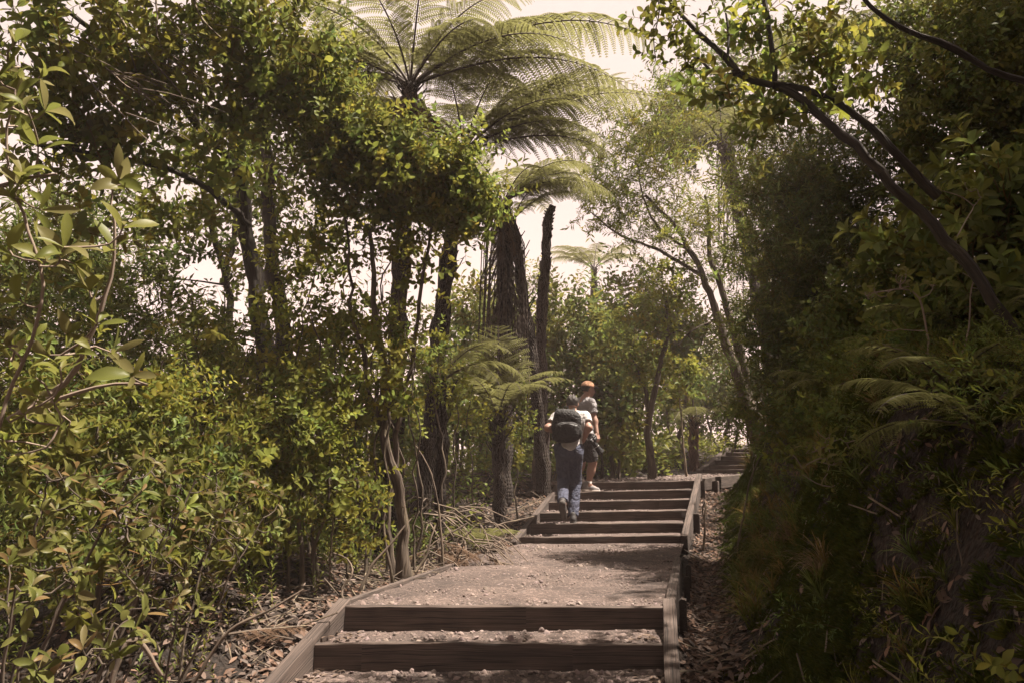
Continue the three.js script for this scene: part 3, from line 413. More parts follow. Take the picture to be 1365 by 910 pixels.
// behind the leaning double tree: grey green drooping fronds
treeFern({ label: 'tree fern with dull drooping grey green fronds behind the forked leaning tree', base: foot(1050, 16.5), top: P(962, 190, 16.5), via: [P(1010, 400, 16.5)], r0: 0.15, r1: 0.1, seed: 19, stubs: 60, stubLen: 1.2, hang: true, stubMat: M.deadTrunk, fronds: [F(182, 35, 105, 2.4, true, { sag: 2 }), F(205, 28, 110, 2.3, true, { sag: 2 }), F(160, 45, 105, 2.4), F(230, 30, 115, 2.2, true, { sag: 2 }), F(255, 35, 120, 2.0), F(290, 40, 120, 2.0), F(330, 45, 110, 2.0), F(20, 45, 110, 2.0), F(75, 60, 100, 2.0), F(120, 55, 100, 2.2)] });
// hanging fronds high in the shaded wall of leaves
treeFern({ label: 'tree fern hanging its fronds inside the shaded thicket over the leaning limb', base: foot(1245, 8.6), top: P(1205, 62, 8.4), via: [P(1230, 350, 8.5)], r0: 0.15, r1: 0.1, seed: 23, stubs: 40, mat: M.fern, fronds: [F(185, 30, 100, 1.7, true), F(215, 25, 115, 1.6, true), F(240, 20, 110, 1.6), F(165, 40, 100, 1.8, true), F(140, 45, 100, 1.8), F(270, 25, 120, 1.5), F(300, 30, 110, 1.6), F(330, 35, 100, 1.6), F(20, 45, 90, 1.7), F(80, 55, 90, 1.7)] });
console.log('ferns done');

// ------------------------------------------------------------------ trees and bushes, left side
const T = (r0, r1, pts, o = {}) => ({ r0, r1, pts, ...o });
woody({ name: 'forest_tree', category: 'tree', seed: 31, label: 'dark trunked tree whose leafy canopy hangs over the slope with bare twigs', leaf: 'round', mat: M.small, size: 1.3, bark: M.barkDark, twigMat: M.bark,
  trunks: [T(0.13, 0.06, [foot(362, 7.8), P(356, 520, 7.8), P(345, 400, 7.8), P(328, 290, 7.7), P(310, 190, 7.4)]), T(0.05, 0.015, [P(318, 230, 7.5), P(240, 140, 6.6), P(150, 60, 5.8), P(60, -10, 5.2)]), T(0.045, 0.012, [P(312, 195, 7.4), P(320, 110, 6.9), P(370, 40, 6.4), P(420, -30, 6.0)]), T(0.04, 0.012, [P(330, 300, 7.7), P(260, 240, 6.8), P(150, 210, 6), P(40, 190, 5.4)])],
  blobs: [B(70, 90, 5.2, 80, 60, 4, 26, 0.24), B(170, 50, 5.4, 80, 55, 4, 26, 0.24), B(290, 45, 5.8, 80, 50, 4, 28, 0.24), B(380, 60, 6.0, 60, 70, 4, 28, 0.24), B(330, 120, 6.2, 80, 50, 4, 26, 0.24), B(230, 130, 5.9, 80, 40, 4, 24, 0.24), B(120, 160, 5.6, 80, 40, 4, 22, 0.24), B(310, 210, 6.8, 90, 50, 4, 22, 0.26), B(60, 250, 5.8, 70, 50, 2, 20, 0.24), B(250, 290, 7.4, 80, 40, 3, 18, 0.3), B(150, -60, 5.2, 180, 60, 5, 26, 0.3), B(380, -50, 6, 100, 50, 4, 26, 0.28)] });
{ // bare twigs lit by the sun
  const R = rng(91), o = thing('dead_branch', 'pale leafless branch with fine twigs hanging through the leaf canopy', 'branch', P(150, -40, 4.9)), base = o.position; const tw = [];
  for (const [a, b, c] of [[[110, -30], [190, 60], [280, 180]], [[60, 20], [130, 120], [200, 190]], [[200, -30], [215, 60], [225, 90]], [[160, 20], [175, 80], [185, 130]], [[20, 40], [50, 90], [70, 140]], [[250, -20], [280, 40], [305, 60]], [[140, 90], [170, 115], [195, 130]]]) { const Z = 4.8 + R() * 0.6; tw.push(tube(curvePts([P(...a, Z), P(...b, Z), P(...c, Z + 0.1)].map((p) => p.sub(base)), 0.08, 0.03, 5 + a[0]), (t) => 0.009 - 0.006 * t, 5, 1, 0.2)); for (let k = 0; k < 5; k++) { const q = R(), p = P(lerp(a[0], c[0], q), lerp(a[1], c[1], q), Z), e = P(lerp(a[0], c[0], q) + 30 + 60 * R(), lerp(a[1], c[1], q) + 40 * R() + 10, Z + 0.2 * R()); tw.push(tube(curvePts([p, p.clone().lerp(e, 0.5).add(V(0, 0.02, 0)), e].map((v) => v.clone().sub(base)), 0.08, 0.02, k + 40), (t) => 0.004 - 0.002 * t, 4, 1, 0.1)); } }
  tw.forEach((g) => part(o, 'twig', g, M.deadStick));
}
woody({ name: 'forest_bush', category: 'bush', seed: 37, label: 'sunlit yellow green bush on twisted pale stems at the landing edge', leaf: 'round', mat: M.small, size: 0.95, bark: M.bark, twigMat: M.bark, 
  trunks: [T(0.058, 0.018, [foot(541, 6.75), P(538, 690, 6.75), P(520, 620, 6.7), P(517, 540, 6.72), P(500, 430, 6.7), P(492, 310, 6.6)], { wob: 0.05 }), T(0.035, 0.012, [foot(528, 6.95), P(520, 650, 6.95), P(532, 560, 6.9), P(552, 470, 6.9), P(560, 380, 6.8), P(575, 300, 6.7)], { wob: 0.05 }), T(0.024, 0.009, [P(520, 620, 6.7), P(496, 520, 6.7), P(470, 400, 6.7), P(455, 280, 6.7)], { wob: 0.08 }), T(0.018, 0.007, [foot(500, 7.1), P(495, 600, 7.1), P(512, 470, 7.0), P(520, 330, 6.8)], { wob: 0.1 }), T(0.016, 0.006, [foot(515, 7.0), P(530, 600, 7.0), P(528, 470, 6.9), P(545, 350, 6.8)], { wob: 0.1 }), T(0.014, 0.006, [foot(480, 6.8), P(470, 640, 6.9), P(482, 520, 6.9), P(470, 420, 6.9)], { wob: 0.1 }), T(0.012, 0.005, [foot(556, 7.2), P(548, 640, 7.2), P(556, 540, 7.1), P(540, 420, 7.0)], { wob: 0.08 })],
  blobs: [B(455, 185, 6.5, 60, 50, 14, 30, 0.2), B(525, 205, 6.4, 75, 45, 17, 30, 0.2), B(590, 235, 6.4, 50, 42, 11, 30, 0.19), B(625, 262, 6.5, 30, 34, 7, 28, 0.16), B(430, 120, 6.6, 45, 45, 11, 30, 0.2), B(500, 265, 6.6, 90, 40, 12, 26, 0.22), B(450, 340, 7.0, 70, 55, 7, 18, 0.24), B(540, 330, 7.0, 60, 40, 5, 18, 0.22), B(420, 440, 7.2, 60, 60, 6, 16, 0.24), B(480, 430, 7.3, 50, 60, 4, 14, 0.24), B(636, 300, 6.6, 18, 26, 3, 12, 0.12), B(600, 285, 6.6, 26, 24, 4, 14, 0.14)] });
// shaded scrub under the canopy
const under = (seed, label, px, Z, tops, leaf, mat, extra = {}) => woody({ name: 'scrub_bush', category: 'bush', group: extra.group, seed, label, leaf, mat, size: extra.size ?? 1, bark: extra.bark ?? M.bark, lift: extra.lift, tint: extra.tint, trunks: extra.trunks ?? [T(0.022, 0.008, [foot(px, Z), P(px - 8, tops + 90, Z), P(px - 18, tops, Z)]), T(0.018, 0.006, [foot(px + 14, Z + 0.1), P(px + 22, tops + 110, Z), P(px + 34, tops + 30, Z)]), T(0.015, 0.006, [foot(px - 16, Z), P(px - 30, tops + 120, Z), P(px - 52, tops + 40, Z)])], blobs: extra.blobs });
under(41, 'loose twiggy shrub with small leaves before the dark trunk on the slope', 410, 5.9, 560, 'round', M.small, { size: 0.85, blobs: [B(410, 560, 5.9, 60, 60, 12, 14, 0.2), B(440, 650, 5.9, 50, 60, 10, 12, 0.2), B(370, 650, 5.9, 50, 60, 10, 14, 0.2)] });
under(43, 'leafy understorey shrub filling the shade below the canopy tree', 300, 7.0, 540, 'willow', M.deep, { blobs: [B(290, 560, 7.0, 80, 60, 10, 18, 0.26), B(250, 640, 6.8, 70, 50, 8, 18, 0.26), B(350, 640, 7.0, 60, 60, 7, 18, 0.26)] });
under(45, 'dark shrub with narrow leaves between the big leaved shrub and canopy trunk', 200, 6.6, 470, 'willow', M.deep, { blobs: [B(200, 470, 6.6, 70, 70, 9, 18, 0.28), B(150, 560, 6.4, 70, 70, 9, 18, 0.28), B(230, 560, 6.6, 50, 50, 6, 18, 0.26), B(110, 420, 6.5, 60, 60, 6, 16, 0.28)] });
under(47, 'fine leaved scrub bush against the pale gap in the trees', 270, 9.5, 420, 'far', M.deep, { size: 1.1, blobs: [B(260, 470, 9.5, 70, 50, 9, 16, 0.34), B(330, 520, 9.5, 60, 60, 7, 16, 0.34), B(400, 520, 9.4, 60, 70, 8, 16, 0.34), B(200, 540, 9.5, 70, 60, 7, 16, 0.34)] });
under(55, 'thicket of small leaves closing the gap behind the tall big leaved shrub', 60, 7.4, 420, 'willow', M.deep, { size: 1.1, blobs: [B(40, 400, 7.2, 80, 80, 20, 22, 0.34), B(110, 330, 7.4, 70, 60, 14, 20, 0.34), B(30, 520, 7, 80, 70, 16, 22, 0.34), B(170, 450, 7.5, 60, 60, 12, 20, 0.32)] });
under(57, 'low dense shrub behind the sprawling glossy shrub at its outer side', -20, 5.6, 560, 'willow', M.deep, { size: 1.0, blobs: [B(-20, 640, 5.6, 80, 70, 20, 20, 0.3), B(70, 620, 5.8, 70, 60, 14, 18, 0.3), B(10, 720, 5.2, 80, 60, 14, 18, 0.28)] });
under(49, 'dim shrub behind the twisted pale stems of the sunlit bush', 470, 8.6, 480, 'round', M.deep, { blobs: [B(460, 520, 8.6, 50, 60, 12, 18, 0.28), B(440, 620, 8.4, 50, 60, 12, 18, 0.28), B(500, 640, 8.4, 40, 60, 9, 18, 0.26), B(400, 600, 8.4, 40, 70, 9, 18, 0.28)] });
woody({ name: 'forest_tree', category: 'tree', seed: 51, label: 'thin dark forked tree standing behind the canopy trunk in the pale gap', leaf: 'far', mat: M.deep, bark: M.barkDark, size: 1.1,
  trunks: [T(0.09, 0.03, [foot(318, 10.5), P(312, 520, 10.5), P(300, 380, 10.5), P(280, 300, 10.4), P(262, 200, 10.2)]), T(0.05, 0.02, [P(300, 380, 10.5), P(312, 300, 10.5), P(300, 200, 10.3)])], blobs: [B(230, 300, 10.2, 80, 50, 5, 18, 0.36), B(330, 330, 10.4, 80, 50, 5, 18, 0.36), B(150, 330, 10.2, 80, 60, 5, 18, 0.36), B(400, 270, 10.4, 60, 60, 5, 18, 0.36), B(280, 200, 10.2, 100, 50, 5, 18, 0.36), B(60, 330, 10, 80, 80, 5, 18, 0.36), B(440, 90, 10.6, 40, 70, 4, 18, 0.36)] });
woody({ name: 'forest_tree', category: 'tree', seed: 53, label: 'straight dark trunk crossed by vines next to the canopy tree', leaf: 'far', mat: M.deep, bark: M.barkDark, trunks: [T(0.12, 0.07, [foot(385, 9.2), P(378, 480, 9.2), P(362, 330, 9.2), P(352, 160, 9.1)])], blobs: [B(390, 180, 9.2, 60, 50, 4, 18, 0.3), B(340, 260, 9.2, 60, 50, 4, 18, 0.3), B(420, 330, 9.2, 50, 60, 3, 16, 0.3)] });
// thin upright stems with a few leaves, between the shrubs and the twisted bush
for (const [i, [px, Z, top, lean, label]] of [[232, 5.6, 470, 14, 'thin bare sapling stem rising out of the glossy shrubs'], [262, 6.2, 380, -20, 'crooked thin sapling beside the narrow leaved dark shrub'], [395, 6.6, 400, 16, 'thin upright sapling just before the canopy trunk'], [428, 6.3, 420, -14, 'thin grey sapling next to the loose twiggy shrub'], [452, 7.4, 350, 22, 'tall thin sapling reaching up into the sunlit bush'], [474, 6.5, 500, -10, 'short thin sapling at the foot of the sunlit bush'], [345, 6.0, 520, 12, 'short leafy sapling before the understorey shrub'], [585, 8.0, 400, 14, 'thin sapling standing against the thick dark fern trunk'], [610, 9.0, 470, -8, 'thin stem between the low fern and the young tree fern'], [300, 8.2, 330, 10, 'thin dark sapling crossing the pale gap'], [500, 6.4, 380, 10, 'thin stem rising close before the twisted bush stems'], [522, 6.3, 450, -8, 'short thin stem at the landing edge before the twisted bush'], [418, 7.6, 300, 12, 'tall thin stem behind the loose twiggy shrub'], [368, 6.9, 340, -16, 'thin vine like stem hanging close to the canopy trunk'], [330, 6.6, 430, 18, 'thin slanting stem before the canopy trunk'], [282, 5.4, 500, -10, 'thin stem between the bushy shrub and understorey'], [205, 5.0, 480, 12, 'thin stem inside the long leaved scrub'], [555, 7.4, 420, 8, 'thin stem beside the pale sticks of the brushwood'], [628, 10.4, 500, 6, 'thin stem close beside the young tree fern'], [690, 10.9, 520, -6, 'thin dead stem next to the climbed steps']].entries())
  woody({ name: 'forest_sapling', category: 'sapling', seed: 160 + i, label, leaf: 'round', mat: M.small, size: 0.8, bark: M.bark, trunks: [T(0.014, 0.005, [foot(px, Z), P(px + lean * 0.3, lerp(720, top, 0.4), Z), P(px - lean * 0.4, lerp(720, top, 0.7), Z + 0.05), P(px + lean, top, Z)], { wob: 0.1 })], blobs: [B(px + lean * 0.5, lerp(720, top, 0.75), Z, 22, Math.abs(720 - top) * 0.22, 7, 7, 0.1)] });
// low sunlit scrub on the falling ground further off
const farBush = (seed, label, px, Z, cy, rx, ry, mat, tintv, n = 34, k = 22) => woody({ name: 'far_bush', category: 'bush', group: 'scrub beyond the path', seed, label, leaf: 'far', mat, size: 1.5, tint: tintv, trunks: [T(0.06, 0.02, [foot(px, Z), P(px + 5, cy + ry * 0.5, Z), P(px - 6, cy, Z)], { wob: 0.1 }), T(0.04, 0.015, [foot(px + 12, Z), P(px + rx * 0.4, cy + ry * 0.3, Z)]), T(0.04, 0.015, [foot(px - 12, Z), P(px - rx * 0.4, cy + ry * 0.3, Z)])], blobs: [B(px, cy, Z, rx * 0.9, ry * 0.9, Math.round(n * 0.5), Math.round(k * 0.7), 0.3)] });
const plain = [1, 1, 1];
farBush(61, 'pale sunlit bush on the falling ground seen through the shrubs', 250, 15, 600, 90, 60, M.far, plain);
farBush(62, 'pale sunlit bush on the falling ground seen through the shrubs', 120, 16, 590, 100, 60, M.far, plain);
farBush(63, 'pale sunlit bush on the falling ground seen through the shrubs', 380, 15.5, 590, 80, 70, M.far, plain);
farBush(64, 'pale sunlit bush on the falling ground seen through the shrubs', 500, 15, 580, 80, 80, M.far, plain);
farBush(65, 'pale sunlit bush on the falling ground seen through the shrubs', 20, 15, 580, 90, 80, M.far, plain);
// sunlit scrub behind the walkers
farBush(71, 'sunlit yellow green bush behind the bare fern trunk', 770, 15.2, 465, 70, 75, M.far, plain, 60, 24);
farBush(72, 'round sunlit bush behind the walker in the orange cap', 815, 15.4, 530, 55, 65, M.far, [1, 1, 1], 50, 24);
farBush(73, 'tall light bush under the distant tree fern', 835, 18, 430, 70, 60, M.far, plain, 54, 24);
farBush(74, 'feathery light bush behind the slim forked tree', 905, 19, 455, 60, 70, M.far, plain, 50, 24);
farBush(75, 'pale bush between the tree fern trunks', 640, 16, 450, 60, 80, M.far, plain, 50, 22);
farBush(76, 'bush low behind the skirted tree fern', 700, 14.5, 570, 50, 60, M.deep, [1, 1, 1], 40, 22);
farBush(82, 'dim bush filling the gap between fern trunks above the brushwood', 600, 13.5, 545, 45, 60, M.far, [1, 1, 1], 30, 22);
farBush(77, 'leafy bush spreading over the edge of the upper landing', 812, 14.2, 592, 22, 26, M.far, [1, 1, 1], 14, 14);
farBush(78, 'tall pale scrub beneath the open sky beyond the bare trunk', 700, 24, 420, 80, 60, M.far, [1, 1, 1], 50, 24);
farBush(79, 'dark shaded bush at the head of the far steps', 965, 22, 520, 60, 70, M.deep, [1, 1, 1], 60, 26);
farBush(80, 'low shrub with pale leaves left of the far steps', 868, 16.4, 606, 16, 12, M.broad, [1, 1, 1], 7, 12);
for (const [i, [px, Z, cy, rx, ry]] of [[660, 27, 560, 60, 70], [760, 26, 520, 70, 80], [850, 27, 520, 60, 90], [930, 25, 530, 50, 80], [1010, 24, 480, 60, 100], [1075, 22, 430, 60, 110], [560, 22, 570, 60, 60]].entries()) farBush(190 + i, 'tall sunlit scrub standing in the row that closes the view beyond the landing', px, Z, cy, rx, ry, M.far, [1, 1, 1], 76, 26);
// slim forked tree
woody({ name: 'forest_tree', category: 'tree', seed: 81, label: 'slim dark tree forking low at the edge of the upper landing', leaf: 'round', mat: M.small, size: 1.2, bark: M.bark,
  trunks: [T(0.08, 0.03, [foot(866, 13.8), P(866, 560, 13.8), P(878, 500, 13.8), P(888, 440, 13.8), P(886, 390, 13.8)]), T(0.05, 0.02, [P(866, 560, 13.8), P(856, 510, 13.8), P(840, 470, 13.7)]), T(0.03, 0.01, [P(886, 450, 13.8), P(905, 440, 13.7), P(925, 455, 13.6)])], blobs: [B(850, 440, 13.7, 40, 50, 12, 16, 0.3), B(895, 380, 13.8, 35, 40, 10, 16, 0.3), B(900, 500, 13.8, 24, 24, 5, 12, 0.2), B(835, 480, 13.6, 26, 26, 5, 12, 0.22)] });
woody({ name: 'forest_sapling', category: 'sapling', seed: 83, label: 'straight pale sapling with bright leaf layers beside the far steps', leaf: 'whorl', mat: M.broad, size: 1.2, bark: M.barkPale, trunks: [T(0.028, 0.012, [foot(912, 15.0), P(908, 560, 15), P(905, 500, 15)])], blobs: [B(908, 520, 15, 26, 22, 7, 8, 0.18)] });
// leaning double tree on the bank
woody({ name: 'forest_tree', category: 'tree', seed: 85, label: 'twin stemmed tree leaning from the mossy bank over the far steps', leaf: 'willow', mat: M.small, size: 1.05, bark: M.bark, twigMat: M.bark,
  trunks: [T(0.13, 0.022, [foot(1018, 13.2), P(1012, 585, 13.2), P(985, 500, 13.2), P(955, 420, 13.2), P(938, 370, 13.1), P(905, 310, 12.9), P(860, 260, 12.7)]), T(0.11, 0.022, [P(1015, 590, 13.2), P(995, 510, 13.3), P(975, 430, 13.3), P(950, 350, 13.3), P(940, 260, 13.3)]), T(0.035, 0.012, [P(940, 372, 13.1), P(880, 335, 12.9), P(820, 310, 12.7), P(790, 285, 12.5)]), T(0.03, 0.01, [P(925, 340, 13.0), P(870, 290, 12.8), P(850, 220, 12.7)]), T(0.03, 0.01, [P(955, 425, 13.2), P(925, 440, 13.0), P(905, 460, 12.9)])],
  blobs: [B(835, 235, 12.7, 60, 50, 15, 22, 0.28), B(800, 270, 12.6, 40, 40, 8, 14, 0.26), B(880, 200, 12.8, 50, 60, 12, 22, 0.28), B(850, 320, 12.7, 50, 34, 8, 12, 0.24), B(915, 280, 13.0, 40, 60, 12, 20, 0.28), B(960, 300, 13.2, 40, 70, 12, 22, 0.3), B(790, 205, 12.6, 34, 34, 7, 16, 0.28), B(840, 165, 12.7, 40, 34, 8, 18, 0.28), B(890, 130, 12.9, 40, 40, 9, 22, 0.3)] });
// light canopy further back above it
woody({ name: 'forest_tree', category: 'tree', seed: 87, label: 'back lit tree with small leaves behind the leaning limb and drooping fern', leaf: 'far', mat: M.far, size: 1.3, bark: M.bark, trunks: [T(0.14, 0.05, [foot(1040, 18), P(1020, 400, 18), P(985, 250, 18), P(960, 120, 18)])], blobs: [B(940, 130, 18, 60, 60, 16, 22, 0.45), B(1010, 90, 18, 70, 70, 18, 22, 0.45), B(1030, 220, 18, 60, 70, 15, 22, 0.45), B(900, 190, 18, 40, 50, 9, 22, 0.4), B(1050, 330, 18, 50, 60, 12, 22, 0.45)] });
console.log('left done');

// ------------------------------------------------------------------ right side: the shaded bank
const bankShrub = (seed, label, px, Z, leaf, mat, blobs, extra = {}) => woody({ name: extra.name ?? 'bank_shrub', category: extra.category ?? 'shrub', seed, label, leaf, mat, size: extra.size ?? 1, bark: M.barkDark, tint: extra.tint, trunks: [T(0.06, 0.02, [foot(px, Z), blobs[0].p.clone().add(V(0.1, -blobs[0].r[1] * 0.6, 0)), blobs[0].p]), ...(blobs.length > 1 ? [T(0.05, 0.015, [foot(px + 10, Z), blobs[1].p.clone().add(V(0, -blobs[1].r[1] * 0.5, 0)), blobs[1].p])] : [])], blobs });
bankShrub(101, 'feathery fine leaved bush under the leaning limb on the bank', 1110, 8.6, 'willow', M.fine, [B(1060, 290, 8.4, 70, 80, 40, 27, 0.3), B(1120, 240, 8.4, 70, 70, 33, 26, 0.3), B(1090, 370, 8.4, 80, 60, 36, 27, 0.3), B(1180, 330, 8.2, 60, 90, 33, 26, 0.3), B(1040, 210, 8.8, 50, 50, 18, 23, 0.28)], { name: 'feathery_bush', category: 'bush', size: 0.8 });
bankShrub(103, 'feathery fine leaved bush beside the twin stemmed leaning tree', 1075, 9.4, 'willow', M.fine, [B(1050, 440, 9.2, 60, 60, 32, 27, 0.3), B(1090, 500, 9.0, 60, 60, 32, 27, 0.3), B(1030, 540, 9.4, 40, 50, 16, 23, 0.28)], { name: 'feathery_bush', category: 'bush', size: 0.8 });
bankShrub(105, 'dark shrub of dull small leaves covering the middle of the bank', 1190, 7.0, 'round', M.deep, [B(1160, 470, 6.9, 70, 70, 22, 26, 0.26), B(1220, 420, 6.8, 70, 90, 24, 26, 0.28), B(1240, 540, 6.4, 70, 70, 20, 24, 0.26), B(1110, 560, 7.2, 50, 50, 12, 22, 0.24)]);
bankShrub(107, 'dense black green shrub in deepest shade under the leaning limb', 1330, 5.6, 'whorl', M.deep, [B(1320, 460, 5.6, 70, 90, 20, 20, 0.26), B(1340, 300, 5.7, 70, 90, 20, 20, 0.28), B(1360, 600, 5.2, 80, 70, 16, 20, 0.24), B(1260, 330, 6.2, 50, 70, 12, 18, 0.28)]);
bankShrub(109, 'leafy shrub crowding the shaded slope above the leaning limb', 1330, 7.4, 'round', M.deep, [B(1270, 150, 7.2, 90, 90, 26, 24, 0.32), B(1350, 80, 7.0, 80, 100, 22, 24, 0.32), B(1200, 80, 7.4, 80, 70, 18, 22, 0.32), B(1340, 200, 7, 60, 70, 12, 22, 0.3)]);
// big trees added on top of the bank, mostly out of view, to shade it
const addedBankTree = (seed, label, x, Z, h, r, n) => { const b = V(x, ground(x, -Z) - 0.1, -Z), t = V(x - 0.3, h, -Z); return woody({ name: 'added_bank_tree', category: 'tree', group: 'added shade trees on top of the bank', seed, label, leaf: 'far', mat: M.deep, size: 2.2, bark: M.barkDark, trunks: [T(0.16, 0.06, [b, V(x - 0.1, b.y + 1.6, -Z), V(x, h - r, -Z), t])], blobs: [{ p: t, r: [r, r * 1.15, r], n, k: 18, cr: 0.5 }] }); };
for (const [i, [x, Z, h, r, n]] of [[5.6, 1.2, 6.4, 1.8, 60], [6.5, 3.6, 7.4, 1.8, 62], [7.3, 6.2, 7.8, 1.8, 62], [8.0, 8.8, 8.0, 1.8, 62], [9.2, 11.4, 8.2, 1.8, 62], [9.4, 5.0, 9.6, 2.0, 62], [10.4, 8.0, 10.2, 2.0, 62], [12, 14.4, 8.6, 2.0, 62]].entries()) addedBankTree(111 + i, 'tall tree added at the top of the bank to shade the slope', x, Z, h, r, n);
// unseen trees added round the camera to keep open sky off ground and bank
for (const [i, [x, z, h, r]] of [[-4.6, 3.5, 5.2, 2.2], [0.6, 6.5, 6.6, 2.6], [4.2, 3.8, 6.2, 2.3], [-5.6, -2.2, 6.4, 1.9], [-2.6, 7.6, 7.0, 2.4], [4.4, 8.2, 7.4, 2.6], [7.4, 0.4, 7.6, 2.2], [-8.0, 2.6, 7.0, 2.4]].entries()) { const b = V(x, ground(x, z) - 0.1, z); woody({ name: 'forest_tree', category: 'tree', group: 'trees added behind the camera', seed: 140 + i, label: 'broad tree added out of view on the lower slope to block sky light', leaf: 'far', mat: M.deep, size: 2.6, bark: M.barkDark, trunks: [T(0.16, 0.06, [b, V(x + 0.2, b.y + 2, z), V(x, h, z)])], blobs: [{ p: V(x, h - 0.6, z), r: [r, r * 1.1, r], n: 46, k: 18, cr: 0.55 }] }); }
for (const [i, [x, z, cx, h, cz, r]] of [[3.5, 1.8, 1.7, 6.4, 1.5, 2.3], [-3.5, 2.2, -1.4, 6.6, 2.0, 2.2], [4.2, -0.4, 3.6, 5.6, -0.2, 1.7]].entries()) { const b = V(x, ground(x, z) - 0.1, z); woody({ name: 'forest_tree', category: 'tree', group: 'added trees arching over the lower path', seed: 150 + i, label: 'arching tree added out of view over the lower path to block sky light', leaf: 'far', mat: M.deep, size: 2.6, bark: M.barkDark, trunks: [T(0.16, 0.06, [b, V(lerp(x, cx, 0.2), b.y + 2.4, z), V(cx, h, cz)])], blobs: [{ p: V(cx, h, cz), r: [r, r * 0.7, r], n: 46, k: 18, cr: 0.55 }] }); }  // overhead crowns added out of view to screen the bank from the sky
// leaning limb
woody({ name: 'leaning_tree', category: 'tree', seed: 121, label: 'crooked leaning tree reaching its long bare limb over the path', leaf: 'round', mat: M.small, size: 1.1, bark: M.barkDark,
  trunks: [T(0.046, 0.024, [V(3.35, ground(3.35, -4.6) - 0.05, -4.6), P(1400, 540, 4.7), P(1330, 410, 4.75), P(1265, 320, 4.8), P(1190, 240, 4.85), P(1120, 175, 4.9), P(1075, 138, 4.9), P(1030, 112, 4.9), P(985, 98, 4.9)], { noFlare: true, wob: 0.06 }), T(0.026, 0.010, [P(985, 98, 4.9), P(965, 72, 4.9), P(935, 48, 4.9), P(905, 15, 4.9), P(880, -20, 4.9)], { wob: 0.02 }), T(0.034, 0.02, [P(1250, 262, 5.1), P(1190, 200, 5.05), P(1140, 152, 5.0), P(1080, 122, 4.95), P(1030, 112, 4.9)], { wob: 0.03 }), T(0.02, 0.016, [P(1033, 112, 4.9), P(1028, 60, 4.9), P(1020, 0, 4.9), P(1016, -40, 4.9)], { wob: 0.015 }), T(0.014, 0.024, [P(1145, -10, 4.6), P(1190, 30, 4.6), P(1260, 60, 4.6), P(1340, 100, 4.6), P(1420, 120, 4.6)], { wob: 0.02 }), T(0.018, 0.006, [P(985, 98, 4.9), P(962, 100, 4.85), P(940, 88, 4.8), P(920, 60, 4.8)]), T(0.012, 0.004, [P(970, 78, 4.9), P(975, 40, 4.95), P(962, 0, 5), P(958, -30, 5)])],
  blobs: [B(905, 30, 4.9, 20, 24, 2, 7, 0.1), B(940, 75, 4.9, 24, 24, 2, 7, 0.1), B(985, 40, 5.0, 30, 40, 3, 7, 0.12), B(965, 150, 5.0, 30, 30, 2, 6, 0.1), B(1060, 60, 5.0, 50, 50, 6, 10, 0.16), B(1110, 90, 5.1, 50, 50, 6, 10, 0.18), B(1010, 160, 5.1, 40, 40, 3, 8, 0.14)] });
{ // creeper hanging from the limb
  const o = thing('hanging_creeper', 'short leafy creeper dangling free from the limb against the sky', 'creeper', P(876, -20, 4.85)), R = rng(5), b = o.position;
  part(o, 'stem', tube(curvePts([P(876, -20, 4.85), P(878, 20, 4.85), P(872, 50, 4.85), P(874, 82, 4.85)].map((p) => p.sub(b)), 0.03, 0.008, 3), (t) => 0.006 - 0.003 * t, 6, 1, 0.2), M.twigDark);
  const s = [0, 1, 2].map((k) => { const q = new Soup(); addLeaf(q, V(0, 0, 0), V(0, 1, 0), V(0, 0, 1), 1, 0.55, { seg: 4, curl: 0.6, col: [1, 1, 1] }); return q.geo(); });
  for (let k = 0; k < 34; k++) { const m = part(o, 'leaf', s[k % 3], M.small), p = P(874 + (R() - 0.5) * 24, -10 + R() * 78, 4.85 + (R() - 0.5) * 0.1).sub(b), d = V(R() - 0.5, -0.7 + R() * 0.6, R() - 0.5).normalize(); along(p, d, R() * 6.28, 0.05 + 0.03 * R()).decompose(m.position, m.quaternion, m.scale); }
}

// ------------------------------------------------------------------ plants near enough to tell each leaf: every leaf is a mesh
const LEAF = [[0.32, 0.5, 0.6], [0.36, 0.9, 0.55], [0.26, 0.2, 0.6], [0.34, 1.4, 0.5], [0.24, -0.5, 0.55], [0.42, 0.7, 0.48]].map(([w, c, b], i) => { const s = new Soup(); addLeaf(s, V(0, 0, 0), V(0.1 * Math.sin(i * 2.1), 1, 0).normalize(), V(0.25 * Math.cos(i * 3.3), 0, 1).normalize(), 1, w, { seg: 6, curl: c, fold: 0.1 + 0.07 * (i % 4), belly: b, col: [1, 1, 1] }); return s.geo(); });
const DULLMATS = [[0.125, 0.13, 0.038], [0.14, 0.138, 0.042], [0.11, 0.118, 0.034], [0.16, 0.135, 0.06], [0.11, 0.12, 0.03], [0.17, 0.115, 0.05]].map((c) => leafMat(c, 0.42, 0.22));
const LEAFMATS = [[0.165, 0.17, 0.04], [0.178, 0.174, 0.045], [0.135, 0.146, 0.036], [0.185, 0.168, 0.065]].map((c) => { const m = leafMat(c, 0.48, 0.22); return m; });
